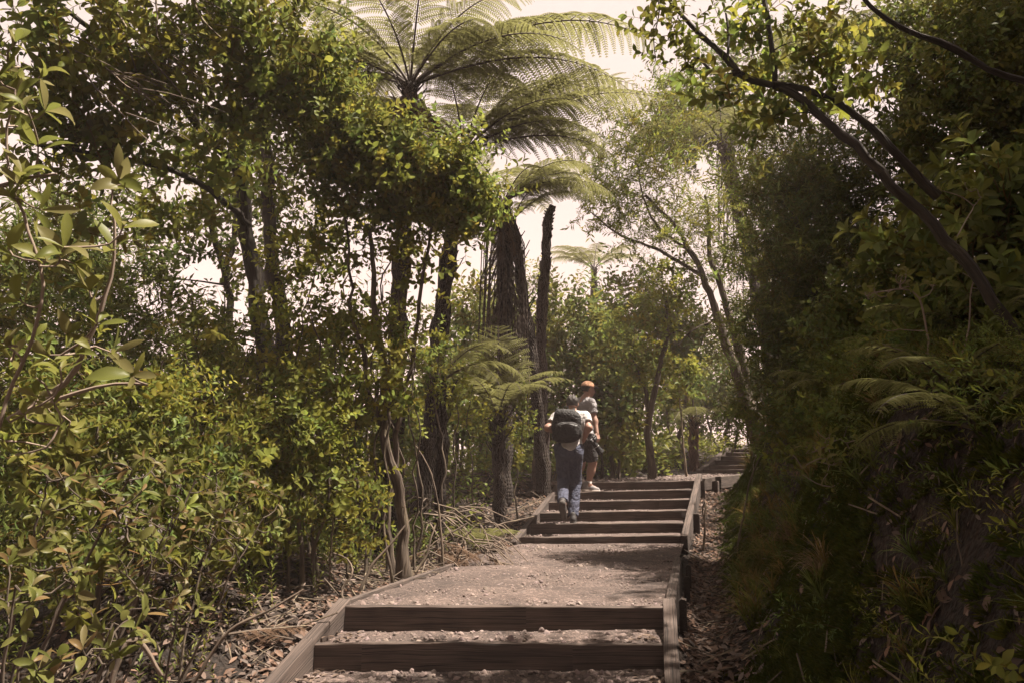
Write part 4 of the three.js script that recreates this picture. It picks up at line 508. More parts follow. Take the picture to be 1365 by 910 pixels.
function leafyShrub(o) {
  const R = rng(o.seed), G = gaussOf(R), base = o.base, root = thing(o.name, o.label, o.category, base, o.group), nodes = [], tw = [];
  o.stems.forEach((st, i) => { const pts = curvePts(st.pts, 0.07, 0.025, o.seed + i); pts.forEach((p) => nodes.push(p)); part(root, 'stem', tube(pts.map((p) => p.clone().sub(base)), (t) => lerp(st.r ?? 0.012, 0.004, t), 7, i, 0.2), o.bark ?? M.twig); });
  const tips = o.tips.map((t) => ({ ...t, d: Math.min(...nodes.map((n) => n.distanceTo(t.p))) })).sort((a, b) => a.d - b.d);
  let count = 0;
  for (const t of tips) {
    let best = nodes[0], bd = 1e9; for (const n of nodes) { const d = n.distanceTo(t.p) + 0.8 * Math.max(0, n.y - t.p.y); if (d < bd) { bd = d; best = n; } }
    const mid = best.clone().lerp(t.p, 0.55).add(V(G() * 0.03, 0.02 - 0.06 * R(), G() * 0.03)), pts = curvePts([best, mid, t.p], 0.05, 0.01, count + 3); pts.forEach((p, k) => k > 1 && nodes.push(p));
    tw.push(tube(pts.map((p) => p.clone().sub(base)), (q) => 0.0042 - 0.0016 * q, 5, 1, 0.1, false));
    const ax = t.p.clone().sub(mid).normalize().add(V(0, 0.35, 0)).normalize(), n = t.n ?? 6, a = V().crossVectors(ax, Math.abs(ax.x) > 0.9 ? V(0, 0, 1) : V(1, 0, 0)).normalize(), b = V().crossVectors(ax, a), s0 = R() * 6;
    for (let k = 0; k < n; k++) { const an = s0 + k * 2.4 + 0.3 * R(), tilt = 0.65 + 0.75 * R(), d = a.clone().multiplyScalar(Math.cos(an) * Math.sin(tilt)).addScaledVector(b, Math.sin(an) * Math.sin(tilt)).addScaledVector(ax, Math.cos(tilt)).normalize(); if (o.hang) d.y -= o.hang * R(); d.normalize();
      const nn = ax.clone().addScaledVector(d, -ax.dot(d)).normalize(), x = V().crossVectors(d, nn), L = (t.L ?? 0.09) * (0.65 + 0.55 * R()), m = part(root, 'leaf', LEAF[R() * LEAF.length | 0], o.mats?.[R() * o.mats.length | 0] ?? LEAFMATS[R() * LEAFMATS.length | 0]);
      m.quaternion.setFromRotationMatrix(_m.makeBasis(x, d, nn)); m.position.copy(t.p).sub(base).addScaledVector(ax, -0.012 * k * R()); m.scale.setScalar(L); count++; }
  }
  part(root, 'twig_work', mergeGeometries(tw), o.bark ?? M.twig).userData.kind = 'stuff';
  return root;
}
function tipsIn(seed, n, regions, L, nl) { const R = rng(seed), out = []; for (let k = 0; k < n; k++) { const [x, y, Z, rx, ry, rz] = regions[R() * regions.length | 0]; let a, b; do { a = 2 * R() - 1; b = 2 * R() - 1; } while (a * a + b * b > 1); out.push({ p: P(x + a * rx, y + b * ry, Z + (2 * R() - 1) * (rz ?? 0.2)), L, n: nl ?? 4 + (R() * 4 | 0) }); } return out; }
const at = (l, Z) => l.map(([x, y, dz]) => P(x, y, Z + (dz ?? 0)));
{ // tall big leaved shrub at the edge of the view
  const Z = 2.7, base = V(-1.95, ground(-1.95, -2.75) - 0.03, -2.75);
  leafyShrub({ name: 'big_leaved_shrub', category: 'shrub', seed: 201, label: 'tall shrub with the largest long bright leaves in loose rosettes', base,
    stems: [{ r: 0.011, pts: [base, P(-60, 800, Z), P(-10, 600, Z), P(30, 480, Z), P(60, 380, Z), P(35, 300, Z), P(10, 220, Z), P(20, 120, Z)] }, { r: 0.012, pts: [P(10, 560, Z), P(90, 500, Z + 0.1), P(140, 400, Z + 0.1), P(152, 330, Z + 0.1), P(150, 250, Z + 0.1)] }, { r: 0.009, pts: [P(-5, 250, Z), P(30, 240, Z), P(75, 232, Z)] }, { r: 0.008, pts: [P(60, 540, Z), P(110, 520, Z), P(160, 510, Z), P(195, 512, Z)] }],
    tips: [...[[158, 240, 8], [100, 352, 7], [85, 330, 6], [118, 385, 6], [60, 345, 5], [30, 232, 7], [18, 170, 6], [50, 190, 6], [12, 262, 7], [55, 280, 5], [22, 130, 6], [60, 148, 5], [150, 330, 4], [165, 300, 4], [10, 330, 5], [25, 400, 5], [130, 430, 4], [150, 470, 5], [175, 500, 4]].map(([x, y, n], i) => ({ p: P(x, y, Z + 0.12 * Math.sin(i * 2.3)), L: 0.125, n })), ...tipsIn(7, 24, [[40, 470, Z, 60, 70, 0.25], [110, 520, Z, 70, 50, 0.25], [50, 560, Z, 60, 60, 0.25], [20, 90, Z, 40, 60, 0.2]], 0.085)] });
}
for (const [i, [x0, Z, label, regions, n, L]] of [
  [0, 3.5, 'sprawling glossy leaved shrub at the foot of the tallest big leaved shrub', [[60, 660, 3.4, 70, 60], [140, 700, 3.5, 70, 60], [60, 760, 3.3, 60, 60], [170, 640, 3.7, 60, 50]], 52, 0.095],
  [110, 3.9, 'spreading shrub with slender pale lit leaves above the litter slope', [[230, 690, 4.0, 60, 50], [290, 720, 4.1, 50, 50], [200, 760, 3.8, 60, 60], [260, 640, 4.2, 70, 40]], 52, 0.09],
  [230, 4.3, 'bushy shrub of narrow leaves leaning toward the low edge of the steps', [[310, 760, 4.3, 40, 50], [350, 690, 4.6, 40, 50], [240, 800, 4.1, 50, 40], [300, 660, 4.6, 50, 40]], 46, 0.085],
  [20, 3.0, 'dark broad leaved shrub low in the near shade', [[40, 840, 2.9, 60, 50], [100, 880, 3.0, 60, 30], [20, 780, 3.0, 40, 40], [150, 830, 3.3, 50, 40]], 26, 0.11],
].entries()) {
  const base = foot(x0, Z); const c = regions.map((r) => P(r[0], r[1], r[2]));
  leafyShrub({ name: 'glossy_shrub', category: 'shrub', seed: 211 + i, label, base, bark: M.bark, stems: c.map((p, k) => ({ r: 0.008, pts: [base.clone().add(V(0.04 * k, 0, 0.03 * k)), base.clone().lerp(p, 0.5).add(V(0.02, 0.08, 0)), p] })), tips: tipsIn(31 + i, Math.round(n * 0.85), regions, L * 0.78), mats: DULLMATS });
}
// more leaves of the same kind further in, too small to tell apart
under(221, 'mass of long leaved scrub behind the glossy shrubs', 150, 4.9, 560, 'whorl', M.broad, { size: 0.66, blobs: [B(120, 590, 4.8, 100, 60, 26, 9, 0.2), B(220, 640, 5.0, 90, 60, 24, 9, 0.2), B(60, 520, 4.4, 70, 50, 16, 8, 0.2), B(300, 690, 5.2, 60, 60, 16, 9, 0.2), B(120, 720, 4.4, 100, 60, 20, 9, 0.2)] });
{ // shrub with bright drawn-out twigs on the shaded bank
  const base = foot(1165, 5.4); leafyShrub({ name: 'bank_sapling', category: 'shrub', seed: 231, label: 'thin shrub with scattered pale round leaves catching light on the bank', base, stems: [{ r: 0.009, pts: [base, P(1150, 620, 5.1), P(1120, 585, 5.0), P(1090, 600, 4.9)] }, { r: 0.009, pts: [base, P(1170, 560, 5.1), P(1190, 520, 5.0)] }, { r: 0.008, pts: [base, P(1210, 600, 5.0), P(1250, 560, 5.0)] }], tips: tipsIn(51, 52, [[1090, 610, 4.9, 40, 30], [1130, 580, 5.0, 50, 40], [1190, 560, 5.0, 60, 50], [1230, 560, 5.0, 50, 50], [1100, 640, 4.9, 40, 30]], 0.065, 4) });
  const b2 = foot(1260, 5.0); leafyShrub({ name: 'bank_sapling', category: 'shrub', seed: 233, label: 'straggling shrub with a few bright leaves under the leaning limb', base: b2, stems: [{ r: 0.008, pts: [b2, P(1240, 480, 5), P(1220, 390, 5), P(1160, 390, 5)] }, { r: 0.007, pts: [b2, P(1290, 450, 5), P(1300, 370, 5)] }], tips: tipsIn(53, 34, [[1165, 395, 5, 20, 14], [1215, 375, 5, 34, 20], [1290, 380, 5, 40, 40], [1280, 280, 5, 40, 50], [1200, 470, 5, 60, 50]], 0.07, 4) });
}
console.log('shrubs done');

// ------------------------------------------------------------------ ground cover
{
  const R = rng(301), G = gaussOf(R), up = V(0, 1, 0);
  const flat = (x, z, s, lift = 0.012) => { const e = 0.12, h = ground(x, z), n = V(ground(x - e, z) - ground(x + e, z), 2 * e, ground(x, z - e) - ground(x, z + e)).normalize(); n.add(V((R() - 0.5) * 0.9, 0, (R() - 0.5) * 0.9)).normalize(); return along(V(x, h + lift + R() * 0.015, z), n, R() * 6.28, s); };
  const lists = SPRAY.deadleaf.map(() => []), cols = SPRAY.deadleaf.map(() => []);
  const add = (x, z, s) => { const k = R() * lists.length | 0; lists[k].push(flat(x, z, s)); const v = 0.45 + 0.9 * R(), c = R(); cols[k].push([v * (0.95 + 0.2 * c), v * (1.0 - 0.1 * c), v * (1.05 - 0.3 * c)]); };
  for (let k = 0; k < 7500; k++) { const Z = 3.6 + Math.pow(R(), 1.2) * 11, x = pathR(Z) + 0.1 + Math.abs(G()) * 0.42; add(x, -Z, 0.5 + 0.6 * R()); }
  for (let k = 0; k < 6500; k++) { const Z = 2.2 + R() * 9, x = pathR(Z) + 0.6 + R() * 3.2; add(x, -Z, 0.5 + 0.6 * R()); }
  for (let k = 0; k < 8000; k++) { const Z = 3.2 + R() * 9.5, x = pathL(Z) - 0.05 - Math.pow(R(), 1.5) * 2.2; add(x, -Z, 0.5 + 0.7 * R()); }
  for (let k = 0; k < 120; k++) { const Z = 4.6 + R() * 0.65, u = R() < 0.5 ? R() * 0.12 : 1 - R() * 0.1, x = lerp(pathL(Z), pathR(Z), u), y = Z < 4.98 ? -0.305 : -0.145, q = R() * 4 | 0; lists[q].push(along(V(x, y, -Z), V(R() - 0.5, 2, R() - 0.5).normalize(), R() * 6.28, 0.5 + 0.4 * R())); cols[q].push([1, 0.95, 0.9]); }
  lists.forEach((l, k) => stuffOf(scene, 'leaf_litter', SPRAY.deadleaf[k], M.litter, l, cols[k]));
  // fine twigs in the litter
  const tg = tube([V(0, 0, -0.5), V(0.03, 0.02, 0), V(-0.02, 0, 0.5)], () => 0.012, 5, 2, 0.2), tm = [], tc = [];
  for (let k = 0; k < 1100; k++) { const left = R() < 0.75, Z = 3.4 + R() * 9, x = left ? pathL(Z) - 0.08 - Math.pow(R(), 1.3) * 1.6 : pathR(Z) + 0.15 + R() * 1.2; const m = flat(x, -Z, 0.12 + 0.35 * R(), 0.03); tm.push(m); const v = 0.5 + 0.8 * R(); tc.push([v, v, v]); }
  stuffOf(scene, 'twig_litter', tg, M.deadStick, tm, tc);
  // grass tufts and moss on the bank
  const gl = SPRAY.tuft.map(() => []), gc = SPRAY.tuft.map(() => []);
  for (let k = 0; k < 2000; k++) { const Z = 2.4 + Math.pow(R(), 0.9) * 13, x = pathR(Z) + (Z > 8 ? 0.8 : 0.55) + Math.pow(R(), 1.2) * 3.2, q = R() * 4 | 0; if (fbm(x * 1.7, Z * 1.7, 2, 9) < 0.42) continue; const h = ground(x, -Z); gl[q].push(along(V(x, h - 0.01, -Z), V(-0.5 + 0.5 * (R() - 0.5), 1, 0.3 * (R() - 0.5)).normalize(), R() * 6.28, 0.45 + 0.6 * R())); const br = R() < 0.45; gc[q].push(br ? [1.1, 0.85, 0.9] : tint(R, [0.8, 0.95, 0.8])); }
  gl.forEach((l, k) => l.length && stuffOf(scene, 'bank_grass', SPRAY.tuft[k], M.grass, l, gc[k]));
  const ml = SPRAY.mosstuft.map(() => []), mc = SPRAY.mosstuft.map(() => []);
  const moss = (Z0, r0, n, rZ, rX) => { for (let k = 0; k < n; k++) { const Z = Z0 + G() * rZ, x = pathR(Z) + r0 + G() * rX; if (x < pathR(Z) + 0.08) continue; const q = k & 1; ml[q].push(flat(x, -Z, 0.7 + 0.9 * R(), 0)); mc[q].push(tint(R)); } };
  moss(4.6, 0.75, 4000, 0.35, 0.3); moss(11.5, 0.8, 3500, 1.4, 0.3); moss(8.2, 0.7, 1500, 1.2, 0.2); moss(5.4, 1.3, 2500, 0.6, 0.5); moss(14.5, 0.75, 1500, 1.2, 0.3);
  ml.forEach((l, k) => stuffOf(scene, 'bank_moss', SPRAY.mosstuft[k], M.moss, l, mc[k]));
  for (const [kind, mat, n, z0, z1, r0, r1, sz] of [['fine', M.fine, 420, 2.4, 8, 0.9, 3.6, 1.0], ['willow', M.deep, 700, 2.4, 9, 1.0, 3.8, 0.8], ['round', M.deep, 600, 2.4, 9, 1.0, 4.0, 0.8], ['mosstuft', M.moss, 4200, 2.3, 7, 0.7, 3.2, 1.7]]) { const l = [], c = []; for (let k = 0; k < n; k++) { const Z = z0 + R() * (z1 - z0), x = pathR(Z) + r0 + Math.pow(R(), 0.8) * (r1 - r0); if (fbm(x * 1.3 + n, Z * 1.3, 2, 19) < 0.4) continue; l.push(along(V(x, ground(x, -Z) + 0.02, -Z), V(-0.8 + 0.9 * (R() - 0.5), 0.7, 0.9 * (R() - 0.5)).normalize(), R() * 6.28, sz * (0.6 + 0.7 * R()))); c.push(tint(R)); } stuffOf(scene, 'bank_undergrowth', SPRAY[kind][0], mat, l, c); }
  // ferny ground cover left of the path, further off
  const fl = [], fc = [];
  for (let k = 0; k < 900; k++) { const Z = 8 + R() * 10, x = pathL(Z) - 0.5 - R() * 6, h = ground(x, -Z); fl.push(along(V(x, h, -Z), V(R() - 0.5, 1.4, R() - 0.5).normalize(), R() * 6.28, 0.8 + 0.8 * R())); fc.push(tint(R)); }
  stuffOf(scene, 'undergrowth', SPRAY.far[0], M.deep, fl, fc);
  const fl2 = [], fc2 = []; for (let k = 0; k < 1500; k++) { const a = R(), Z = 13 + R() * 14, x = a < 0.5 ? pathL(Z) - 0.1 - R() * 6 : pathR(Z) + 0.5 + R() * 4, h = ground(x, -Z); fl2.push(along(V(x, h, -Z), V(R() - 0.5, 1.4, R() - 0.5).normalize(), R() * 6.28, 0.8 + 0.9 * R())); fc2.push(tint(R)); }
  stuffOf(scene, 'undergrowth', SPRAY.far[1], M.small, fl2, fc2);
}
{ // ferns growing out of the bank, and low plants hugging the litter slope
  const R = rng(411); for (let k = 0; k < 24; k++) { const Z = 2.7 + Math.pow(R(), 0.8) * 5.8, x = pathR(Z) + 1.45 + R() * 1.9, p = V(x, ground(x, -Z) - 0.02, -Z), o = thing('bank_fern', 'small shaded ground fern growing out of the earth bank beside the ditch', 'fern', p, 'ground ferns on the bank'), v = k % 3; for (let q = 0; q < 7; q++) addFrond(o, F(q * 51 + R() * 30, 48 - 14 * (q % 3), 80, 0.5 + 0.12 * v, false, { wide: 0.3, sag: 1 }), V(0, 0.03, 0)); }
  const l = [], c = []; for (let k = 0; k < 520; k++) { const Z = 3.8 + R() * 6, x = pathL(Z) - 0.3 - Math.pow(R(), 0.8) * 2; l.push(along(V(x, ground(x, -Z), -Z), V(R() - 0.5, 1.3, R() - 0.5).normalize(), R() * 6.28, 0.5 + 0.6 * R())); c.push(tint(R)); } stuffOf(scene, 'undergrowth', SPRAY.willow[1], M.deep, l, c);
}
{ // single tufts that stand out
  const mk = (label, px, py, Z, s, mat, seed, hangs) => { const x = (px - IMG_W / 2) / FOCAL * Z, p = V(x, ground(x, -Z), -Z), o = thing('grass_tuft', label, 'grass', p), R = rng(seed); const sp = new Soup(); for (let k = 0; k < 80; k++) { const an = R() * 6.28, t = 0.1 + 0.7 * R(), d = V(Math.cos(an) * Math.sin(t) - 0.35, Math.cos(t), Math.sin(an) * Math.sin(t) + 0.15).normalize(), L = s * (0.5 + 0.6 * R()), v = 0.7 + 0.5 * R(); addLeaf(sp, V(Math.cos(an) * 0.03 * R(), 0, Math.sin(an) * 0.03 * R()), d, V(-d.x * 0.2, 1, -d.z * 0.2), L, 0.007, { seg: 5, curl: 1.8 + R(), fold: 0.2, col: [v, v, v] }); } part(o, 'blade_cluster', sp.geo(), mat).userData.kind = 'stuff'; };
  mk('pale straw tuft drooping over the ditch from the bank', 1080, 810, 4.9, 0.36, leafMat([0.30, 0.22, 0.13], 0.35, 0.1), 1);
  mk('long bladed green tuft arching beside the ditch end', 1005, 690, 7.2, 0.45, M.grass, 2);
  mk('brown grass clump on the bank under the thin shrub', 1040, 745, 6.2, 0.4, leafMat([0.22, 0.15, 0.09], 0.35, 0.1), 3);
}
// dead sticks lying and leaning on the litter slope
const sticks = [
  ['pale crooked stick standing in the litter beside the gravel edge', [[548, 770], [566, 745], [575, 715], [580, 700]], 6.9, 0.014],
  ['long pale straight stick leaning among the brushwood', [[592, 705], [580, 650], [565, 610], [552, 592]], 7.6, 0.012],
  ['thick bent stick leaning across the twisted stems', [[478, 790], [495, 755], [520, 725], [540, 700]], 6.1, 0.014],
  ['curled pale stick rising beside the near edging board', [[462, 800], [455, 785], [470, 765], [462, 745], [440, 735]], 5.5, 0.010],
  ['grey stick lying toward the foot of the climbed steps', [[640, 704], [665, 700], [690, 693], [712, 688]], 10.0, 0.018],
  ['long stick lying on the slope below the fern litter', [[250, 870], [310, 838], [365, 810], [405, 785]], 4.6, 0.012],
  ['dark fallen branch resting low in the near shrubs', [[130, 800], [175, 850], [215, 900]], 3.6, 0.022],
  ['thin pale root looping at the ditch below the posts', [[935, 660], [940, 668], [936, 680], [938, 690]], 10.4, 0.016],
  ['thin diagonal stick across the bank top near the far steps', [[978, 640], [1010, 615], [1035, 590]], 9.6, 0.014],
  ['bare grey branch slanting over the dark bank below the limb', [[1330, 700], [1270, 640], [1215, 600], [1150, 575]], 4.9, 0.012],
  ['thin bare twig arching out of the bank moss', [[1290, 860], [1240, 800], [1200, 775], [1140, 790]], 4.4, 0.009],
  ['pale dead stalk leaning on the shaded bank', [[1340, 640], [1300, 655], [1250, 690], [1225, 740]], 4.7, 0.009],
  ['crooked dead branch hanging down the bank by the brown clump', [[1120, 640], [1100, 690], [1110, 740], [1085, 780]], 5.4, 0.010],
  ['slender stem standing straight between the shrubs and twisted stems', [[438, 775], [445, 690], [455, 620], [462, 540]], 6.0, 0.008],
];
sticks.forEach(([label, px, Z, r], i) => { const pts = px.map(([x, y], k) => P(x, y, Z + 0.05 * k)), g0 = ground(pts[0].x, pts[0].z); pts[0].y = Math.min(pts[0].y, g0 + 0.01); const o = thing('dead_stick', label, 'stick', pts[0].clone()); part(o, 'stick', tube(curvePts(pts.map((p) => p.clone().sub(pts[0])), 0.05, 0.012, i + 2), (t) => r * (1 - 0.55 * t), 7, i, 0.3), M.deadStick); });
{ // brushwood heap: dead fronds and stalks
  const base = foot(590, 7.9), o = thing('brushwood_heap', 'brown heap of dead fern fronds and stalks under the low fern', 'brushwood', base), R = rng(19), st = [];
  for (let k = 0; k < 90; k++) { const c = P(560 + R() * 100, 560 + R() * 150, 7.6 + R() * 0.9), h = ground(c.x, c.z); c.y = Math.min(c.y, h + 0.6 * R() + 0.05); const an = R() * 6.28, L = 0.25 + 0.6 * R(), d = V(Math.cos(an) * 0.7, -0.6 + 0.5 * R(), Math.sin(an) * 0.5); st.push(tube([c, c.clone().addScaledVector(d, L * 0.5).add(V(0, 0.05, 0)), c.clone().addScaledVector(d, L)].map((p) => { const q = p.clone(); q.y = Math.max(q.y, ground(q.x, q.z) + 0.01); return q.sub(base); }), (t) => 0.008 - 0.004 * t, 5, k, 0.2)); }
  part(o, 'stalk_heap', mergeGeometries(st), M.deadStick).userData.kind = 'stuff';
  for (let k = 0; k < 9; k++) { const c = P(570 + R() * 80, 640 + R() * 60, 7.7 + R() * 0.7); c.y = ground(c.x, c.z) + 0.15 + 0.2 * R(); c.sub(base); addFrond(o, F(180 + R() * 180, -5 - 25 * R(), 15 + 10 * (k % 3), 0.4 + 0.15 * (k % 3), false, { mat: M.deadFern, stipe: M.deadStick, sag: 2 }), c); }
  const b2 = foot(385, 5.0), f = thing('dead_frond', 'brown dried fern frond lying beside the near steps', 'fern frond', b2); addFrond(f, F(20, 6, 20, 0.6, true, { mat: M.deadFern, stipe: M.deadStick, sag: 1 }), V(-0.3, 0.12, 0)); addFrond(f, F(160, 6, 20, 0.45, true, { mat: M.deadFern, stipe: M.deadStick, sag: 1 }), V(0.1, 0.1, 0.05));
  const b3 = foot(640, 9.2), g = thing('ground_fern', 'low green ground fern at the bend of the landing edge', 'fern', b3); for (let k = 0; k < 9; k++) addFrond(g, F(k * 40 + 10, 55, 85, 0.6, k > 4, { wide: 0.3, sag: 0 }), V(0, 0.05, 0));
}
console.log('cover done');

// ------------------------------------------------------------------ people
function surfaceNets(f, min, max, cell) {
  const n = [0, 1, 2].map((k) => Math.ceil((max.getComponent(k) - min.getComponent(k)) / cell) + 1), [nx, ny, nz] = n, F = new Float32Array(nx * ny * nz), id = (i, j, k) => (k * ny + j) * nx + i, p = V();
  for (let k = 0; k < nz; k++) for (let j = 0; j < ny; j++) for (let i = 0; i < nx; i++) { p.set(min.x + i * cell, min.y + j * cell, min.z + k * cell); F[id(i, j, k)] = f(p); }
  const vid = new Int32Array(nx * ny * nz).fill(-1), pos = [], idx = [];
  for (let k = 0; k < nz - 1; k++) for (let j = 0; j < ny - 1; j++) for (let i = 0; i < nx - 1; i++) {
    let m = 0, x = 0, y = 0, z = 0, c = 0; const v = []; for (let q = 0; q < 8; q++) { const w = F[id(i + (q & 1), j + ((q >> 1) & 1), k + (q >> 2))]; v.push(w); if (w < 0) m |= 1 << q; }
    if (m === 0 || m === 255) continue;
    for (const [a, b] of [[0, 1], [2, 3], [4, 5], [6, 7], [0, 2], [1, 3], [4, 6], [5, 7], [0, 4], [1, 5], [2, 6], [3, 7]]) if ((v[a] < 0) !== (v[b] < 0)) { const t = v[a] / (v[a] - v[b]); x += lerp(a & 1, b & 1, t); y += lerp((a >> 1) & 1, (b >> 1) & 1, t); z += lerp(a >> 2, b >> 2, t); c++; }
    vid[id(i, j, k)] = pos.length / 3; pos.push(min.x + (i + x / c) * cell, min.y + (j + y / c) * cell, min.z + (k + z / c) * cell);
  }
  const quad = (a, b, c, d, flip) => { if (a < 0 || b < 0 || c < 0 || d < 0) return; flip ? idx.push(a, c, b, a, d, c) : idx.push(a, b, c, a, c, d); };
  for (let k = 1; k < nz - 1; k++) for (let j = 1; j < ny - 1; j++) for (let i = 1; i < nx - 1; i++) { const s = F[id(i, j, k)] < 0;
    if (s !== F[id(i + 1, j, k)] < 0) quad(vid[id(i, j - 1, k - 1)], vid[id(i, j, k - 1)], vid[id(i, j, k)], vid[id(i, j - 1, k)], !s);
    if (s !== F[id(i, j + 1, k)] < 0) quad(vid[id(i - 1, j, k - 1)], vid[id(i - 1, j, k)], vid[id(i, j, k)], vid[id(i, j, k - 1)], !s);
    if (s !== F[id(i, j, k + 1)] < 0) quad(vid[id(i - 1, j - 1, k)], vid[id(i, j - 1, k)], vid[id(i, j, k)], vid[id(i - 1, j, k)], !s); }
  const g = new THREE.BufferGeometry(); g.setAttribute('position', new THREE.Float32BufferAttribute(pos, 3)); g.setIndex(idx); g.computeVertexNormals(); const uv = new Float32Array(pos.length / 3 * 2); for (let q = 0; q < pos.length / 3; q++) { uv[q * 2] = pos[q * 3] + pos[q * 3 + 2] * 0.6; uv[q * 2 + 1] = pos[q * 3 + 1]; } g.setAttribute('uv', new THREE.BufferAttribute(uv, 2)); return g;
}
const smin = (a, b, k) => { const h = Math.max(k - Math.abs(a - b), 0) / k; return Math.min(a, b) - h * h * k / 4; };
function bone(p, a, b, ra, rb) { const bx = b.x - a.x, by = b.y - a.y, bz = b.z - a.z, px = p.x - a.x, py = p.y - a.y, pz = p.z - a.z, h = clamp((px * bx + py * by + pz * bz) / (bx * bx + by * by + bz * bz + 1e-9), 0, 1); return Math.hypot(px - h * bx, py - h * by, pz - h * bz) - lerp(ra, rb, h); }
const field = (bones, k, grow = 0) => (p) => { let d = 9; for (const [a, b, ra, rb] of bones) d = smin(d, bone(p, a, b, ra, rb), k); return d - grow; };
function boxOf(bones, pad) { const b = new THREE.Box3(); for (const [a, c, ra, rb] of bones) { const r = Math.max(ra, rb) + pad; b.expandByPoint(a.clone().subScalar(r)).expandByPoint(a.clone().addScalar(r)).expandByPoint(c.clone().subScalar(r)).expandByPoint(c.clone().addScalar(r)); } return b; }
function skinOf(bones, k, cell, grow = 0, cut) { const f0 = field(bones, k, grow), f = cut ? (p) => f0(p) + 0.012 * (vnoise(p.x * 14 + p.z * 9, p.y * 22 + p.z * 6, 71) - 0.5) + 0.006 * (vnoise(p.x * 40, p.y * 50 + p.z * 30, 72) - 0.5) : f0, b = boxOf(bones, 0.03 + grow); return surfaceNets(cut ? (p) => Math.max(f(p), cut(p)) : f, b.min, b.max, cell); }
function basis(fwd) { const f = fwd.clone().normalize(), r = V().crossVectors(f, V(0, 1, 0)).normalize(); return [f, r, V().crossVectors(r, f)]; }
function headField(c, fwd, s = 1) { // skull, jaw, nose, ears, eye sockets, lips
  const [f, r, u] = basis(fwd), at_ = (x, y, z) => c.clone().addScaledVector(r, x * s).addScaledVector(u, y * s).addScaledVector(f, z * s);
  const ell = (p, q, ax, ay, az) => { const d = V().subVectors(p, q), x = d.dot(r) / (ax * s), y = d.dot(u) / (ay * s), z = d.dot(f) / (az * s); return (Math.sqrt(x * x + y * y + z * z) - 1) * Math.min(ax, ay, az) * s; };
  const sk = at_(0, 0.025, -0.01), jaw = at_(0, -0.055, 0.035), n0 = at_(0, 0.015, 0.088), n1 = at_(0, -0.022, 0.108), eL = at_(-0.032, 0.012, 0.092), eR = at_(0.032, 0.012, 0.092), aL = at_(-0.076, -0.005, 0), aR = at_(0.076, -0.005, 0), m0 = at_(-0.02, -0.058, 0.085), m1 = at_(0.02, -0.058, 0.085);
  return [(p) => { let d = smin(ell(p, sk, 0.076, 0.09, 0.098), ell(p, jaw, 0.055, 0.062, 0.06), 0.05); d = smin(d, bone(p, n0, n1, 0.009, 0.015), 0.02); d = Math.max(d, -(Math.min(p.distanceTo(eL), p.distanceTo(eR)) - 0.013 * s)); d = smin(d, Math.min(p.distanceTo(eL.clone().addScaledVector(f, -0.008)), p.distanceTo(eR.clone().addScaledVector(f, -0.008))) - 0.012, 0.004); d = smin(d, bone(p, m0, m1, 0.007, 0.007), 0.012); d = smin(d, Math.min(ell(p, aL, 0.012, 0.032, 0.02), ell(p, aR, 0.012, 0.032, 0.02)), 0.01); return d; }, at_, ell, { sk, f, r, u }];
}
function handBones(w, dir, palm, curl, right) { // wrist, pointing direction, palm normal
  const d = dir.clone().normalize(), n = palm.clone().addScaledVector(d, -palm.dot(d)).normalize(), s = V().crossVectors(d, n).multiplyScalar(right ? 1 : -1), o = [], L = [0.072, 0.08, 0.075, 0.06];
  for (let k = 0; k < 4; k++) { const x = (k - 1.5) * 0.021, k0 = w.clone().addScaledVector(d, 0.02).addScaledVector(s, x * 0.7), k1 = w.clone().addScaledVector(d, 0.092 - 0.006 * Math.abs(k - 1)).addScaledVector(s, x); o.push([k0, k1, 0.016, 0.0125]); let q = k1, a = curl; for (let j = 0; j < 3; j++) { const e = d.clone().multiplyScalar(Math.cos(a)).addScaledVector(n, Math.sin(a)), t = q.clone().addScaledVector(e, L[k] * [0.45, 0.32, 0.25][j]); o.push([q, t, 0.0095 - 0.001 * j, 0.0085 - 0.001 * j]); q = t; a += curl; } }
  const t0 = w.clone().addScaledVector(d, 0.025).addScaledVector(s, -0.02), t1 = w.clone().addScaledVector(d, 0.06).addScaledVector(s, -0.052).addScaledVector(n, 0.012), t2 = w.clone().addScaledVector(d, 0.09).addScaledVector(s, -0.06).addScaledVector(n, 0.03); o.push([t0, t1, 0.016, 0.012], [t1, t2, 0.0115, 0.009]); return o;
}
function shoe(a, toeDir, L = 0.27) { const d = toeDir.clone().normalize(), h = a.clone().addScaledVector(d, -0.055), r = V().crossVectors(d, V(0, 1, 0)).normalize(), dn = V().crossVectors(r, d).negate(); const q = (z, x, y) => h.clone().addScaledVector(d, z).addScaledVector(r, x).addScaledVector(dn, -y); return [[q(0.0, 0, -0.035), q(0.1, 0, -0.03), 0.04, 0.044], [q(0.1, 0.005, -0.035), q(L - 0.06, 0.012, -0.05), 0.044, 0.032], [q(0.02, 0, 0), q(0.03, 0, 0.035), 0.042, 0.042]]; }
function soleOf(a, toeDir, L = 0.27) { const d = toeDir.clone().normalize(), h = a.clone().addScaledVector(d, -0.055), r = V().crossVectors(d, V(0, 1, 0)).normalize(), dn = V().crossVectors(r, d).negate(), q = (z, x) => h.clone().addScaledVector(d, z).addScaledVector(r, x).addScaledVector(dn, 0.072); return [[q(0, 0), q(0.1, 0), 0.038, 0.042], [q(0.1, 0.005), q(L - 0.055, 0.012), 0.042, 0.032]]; }
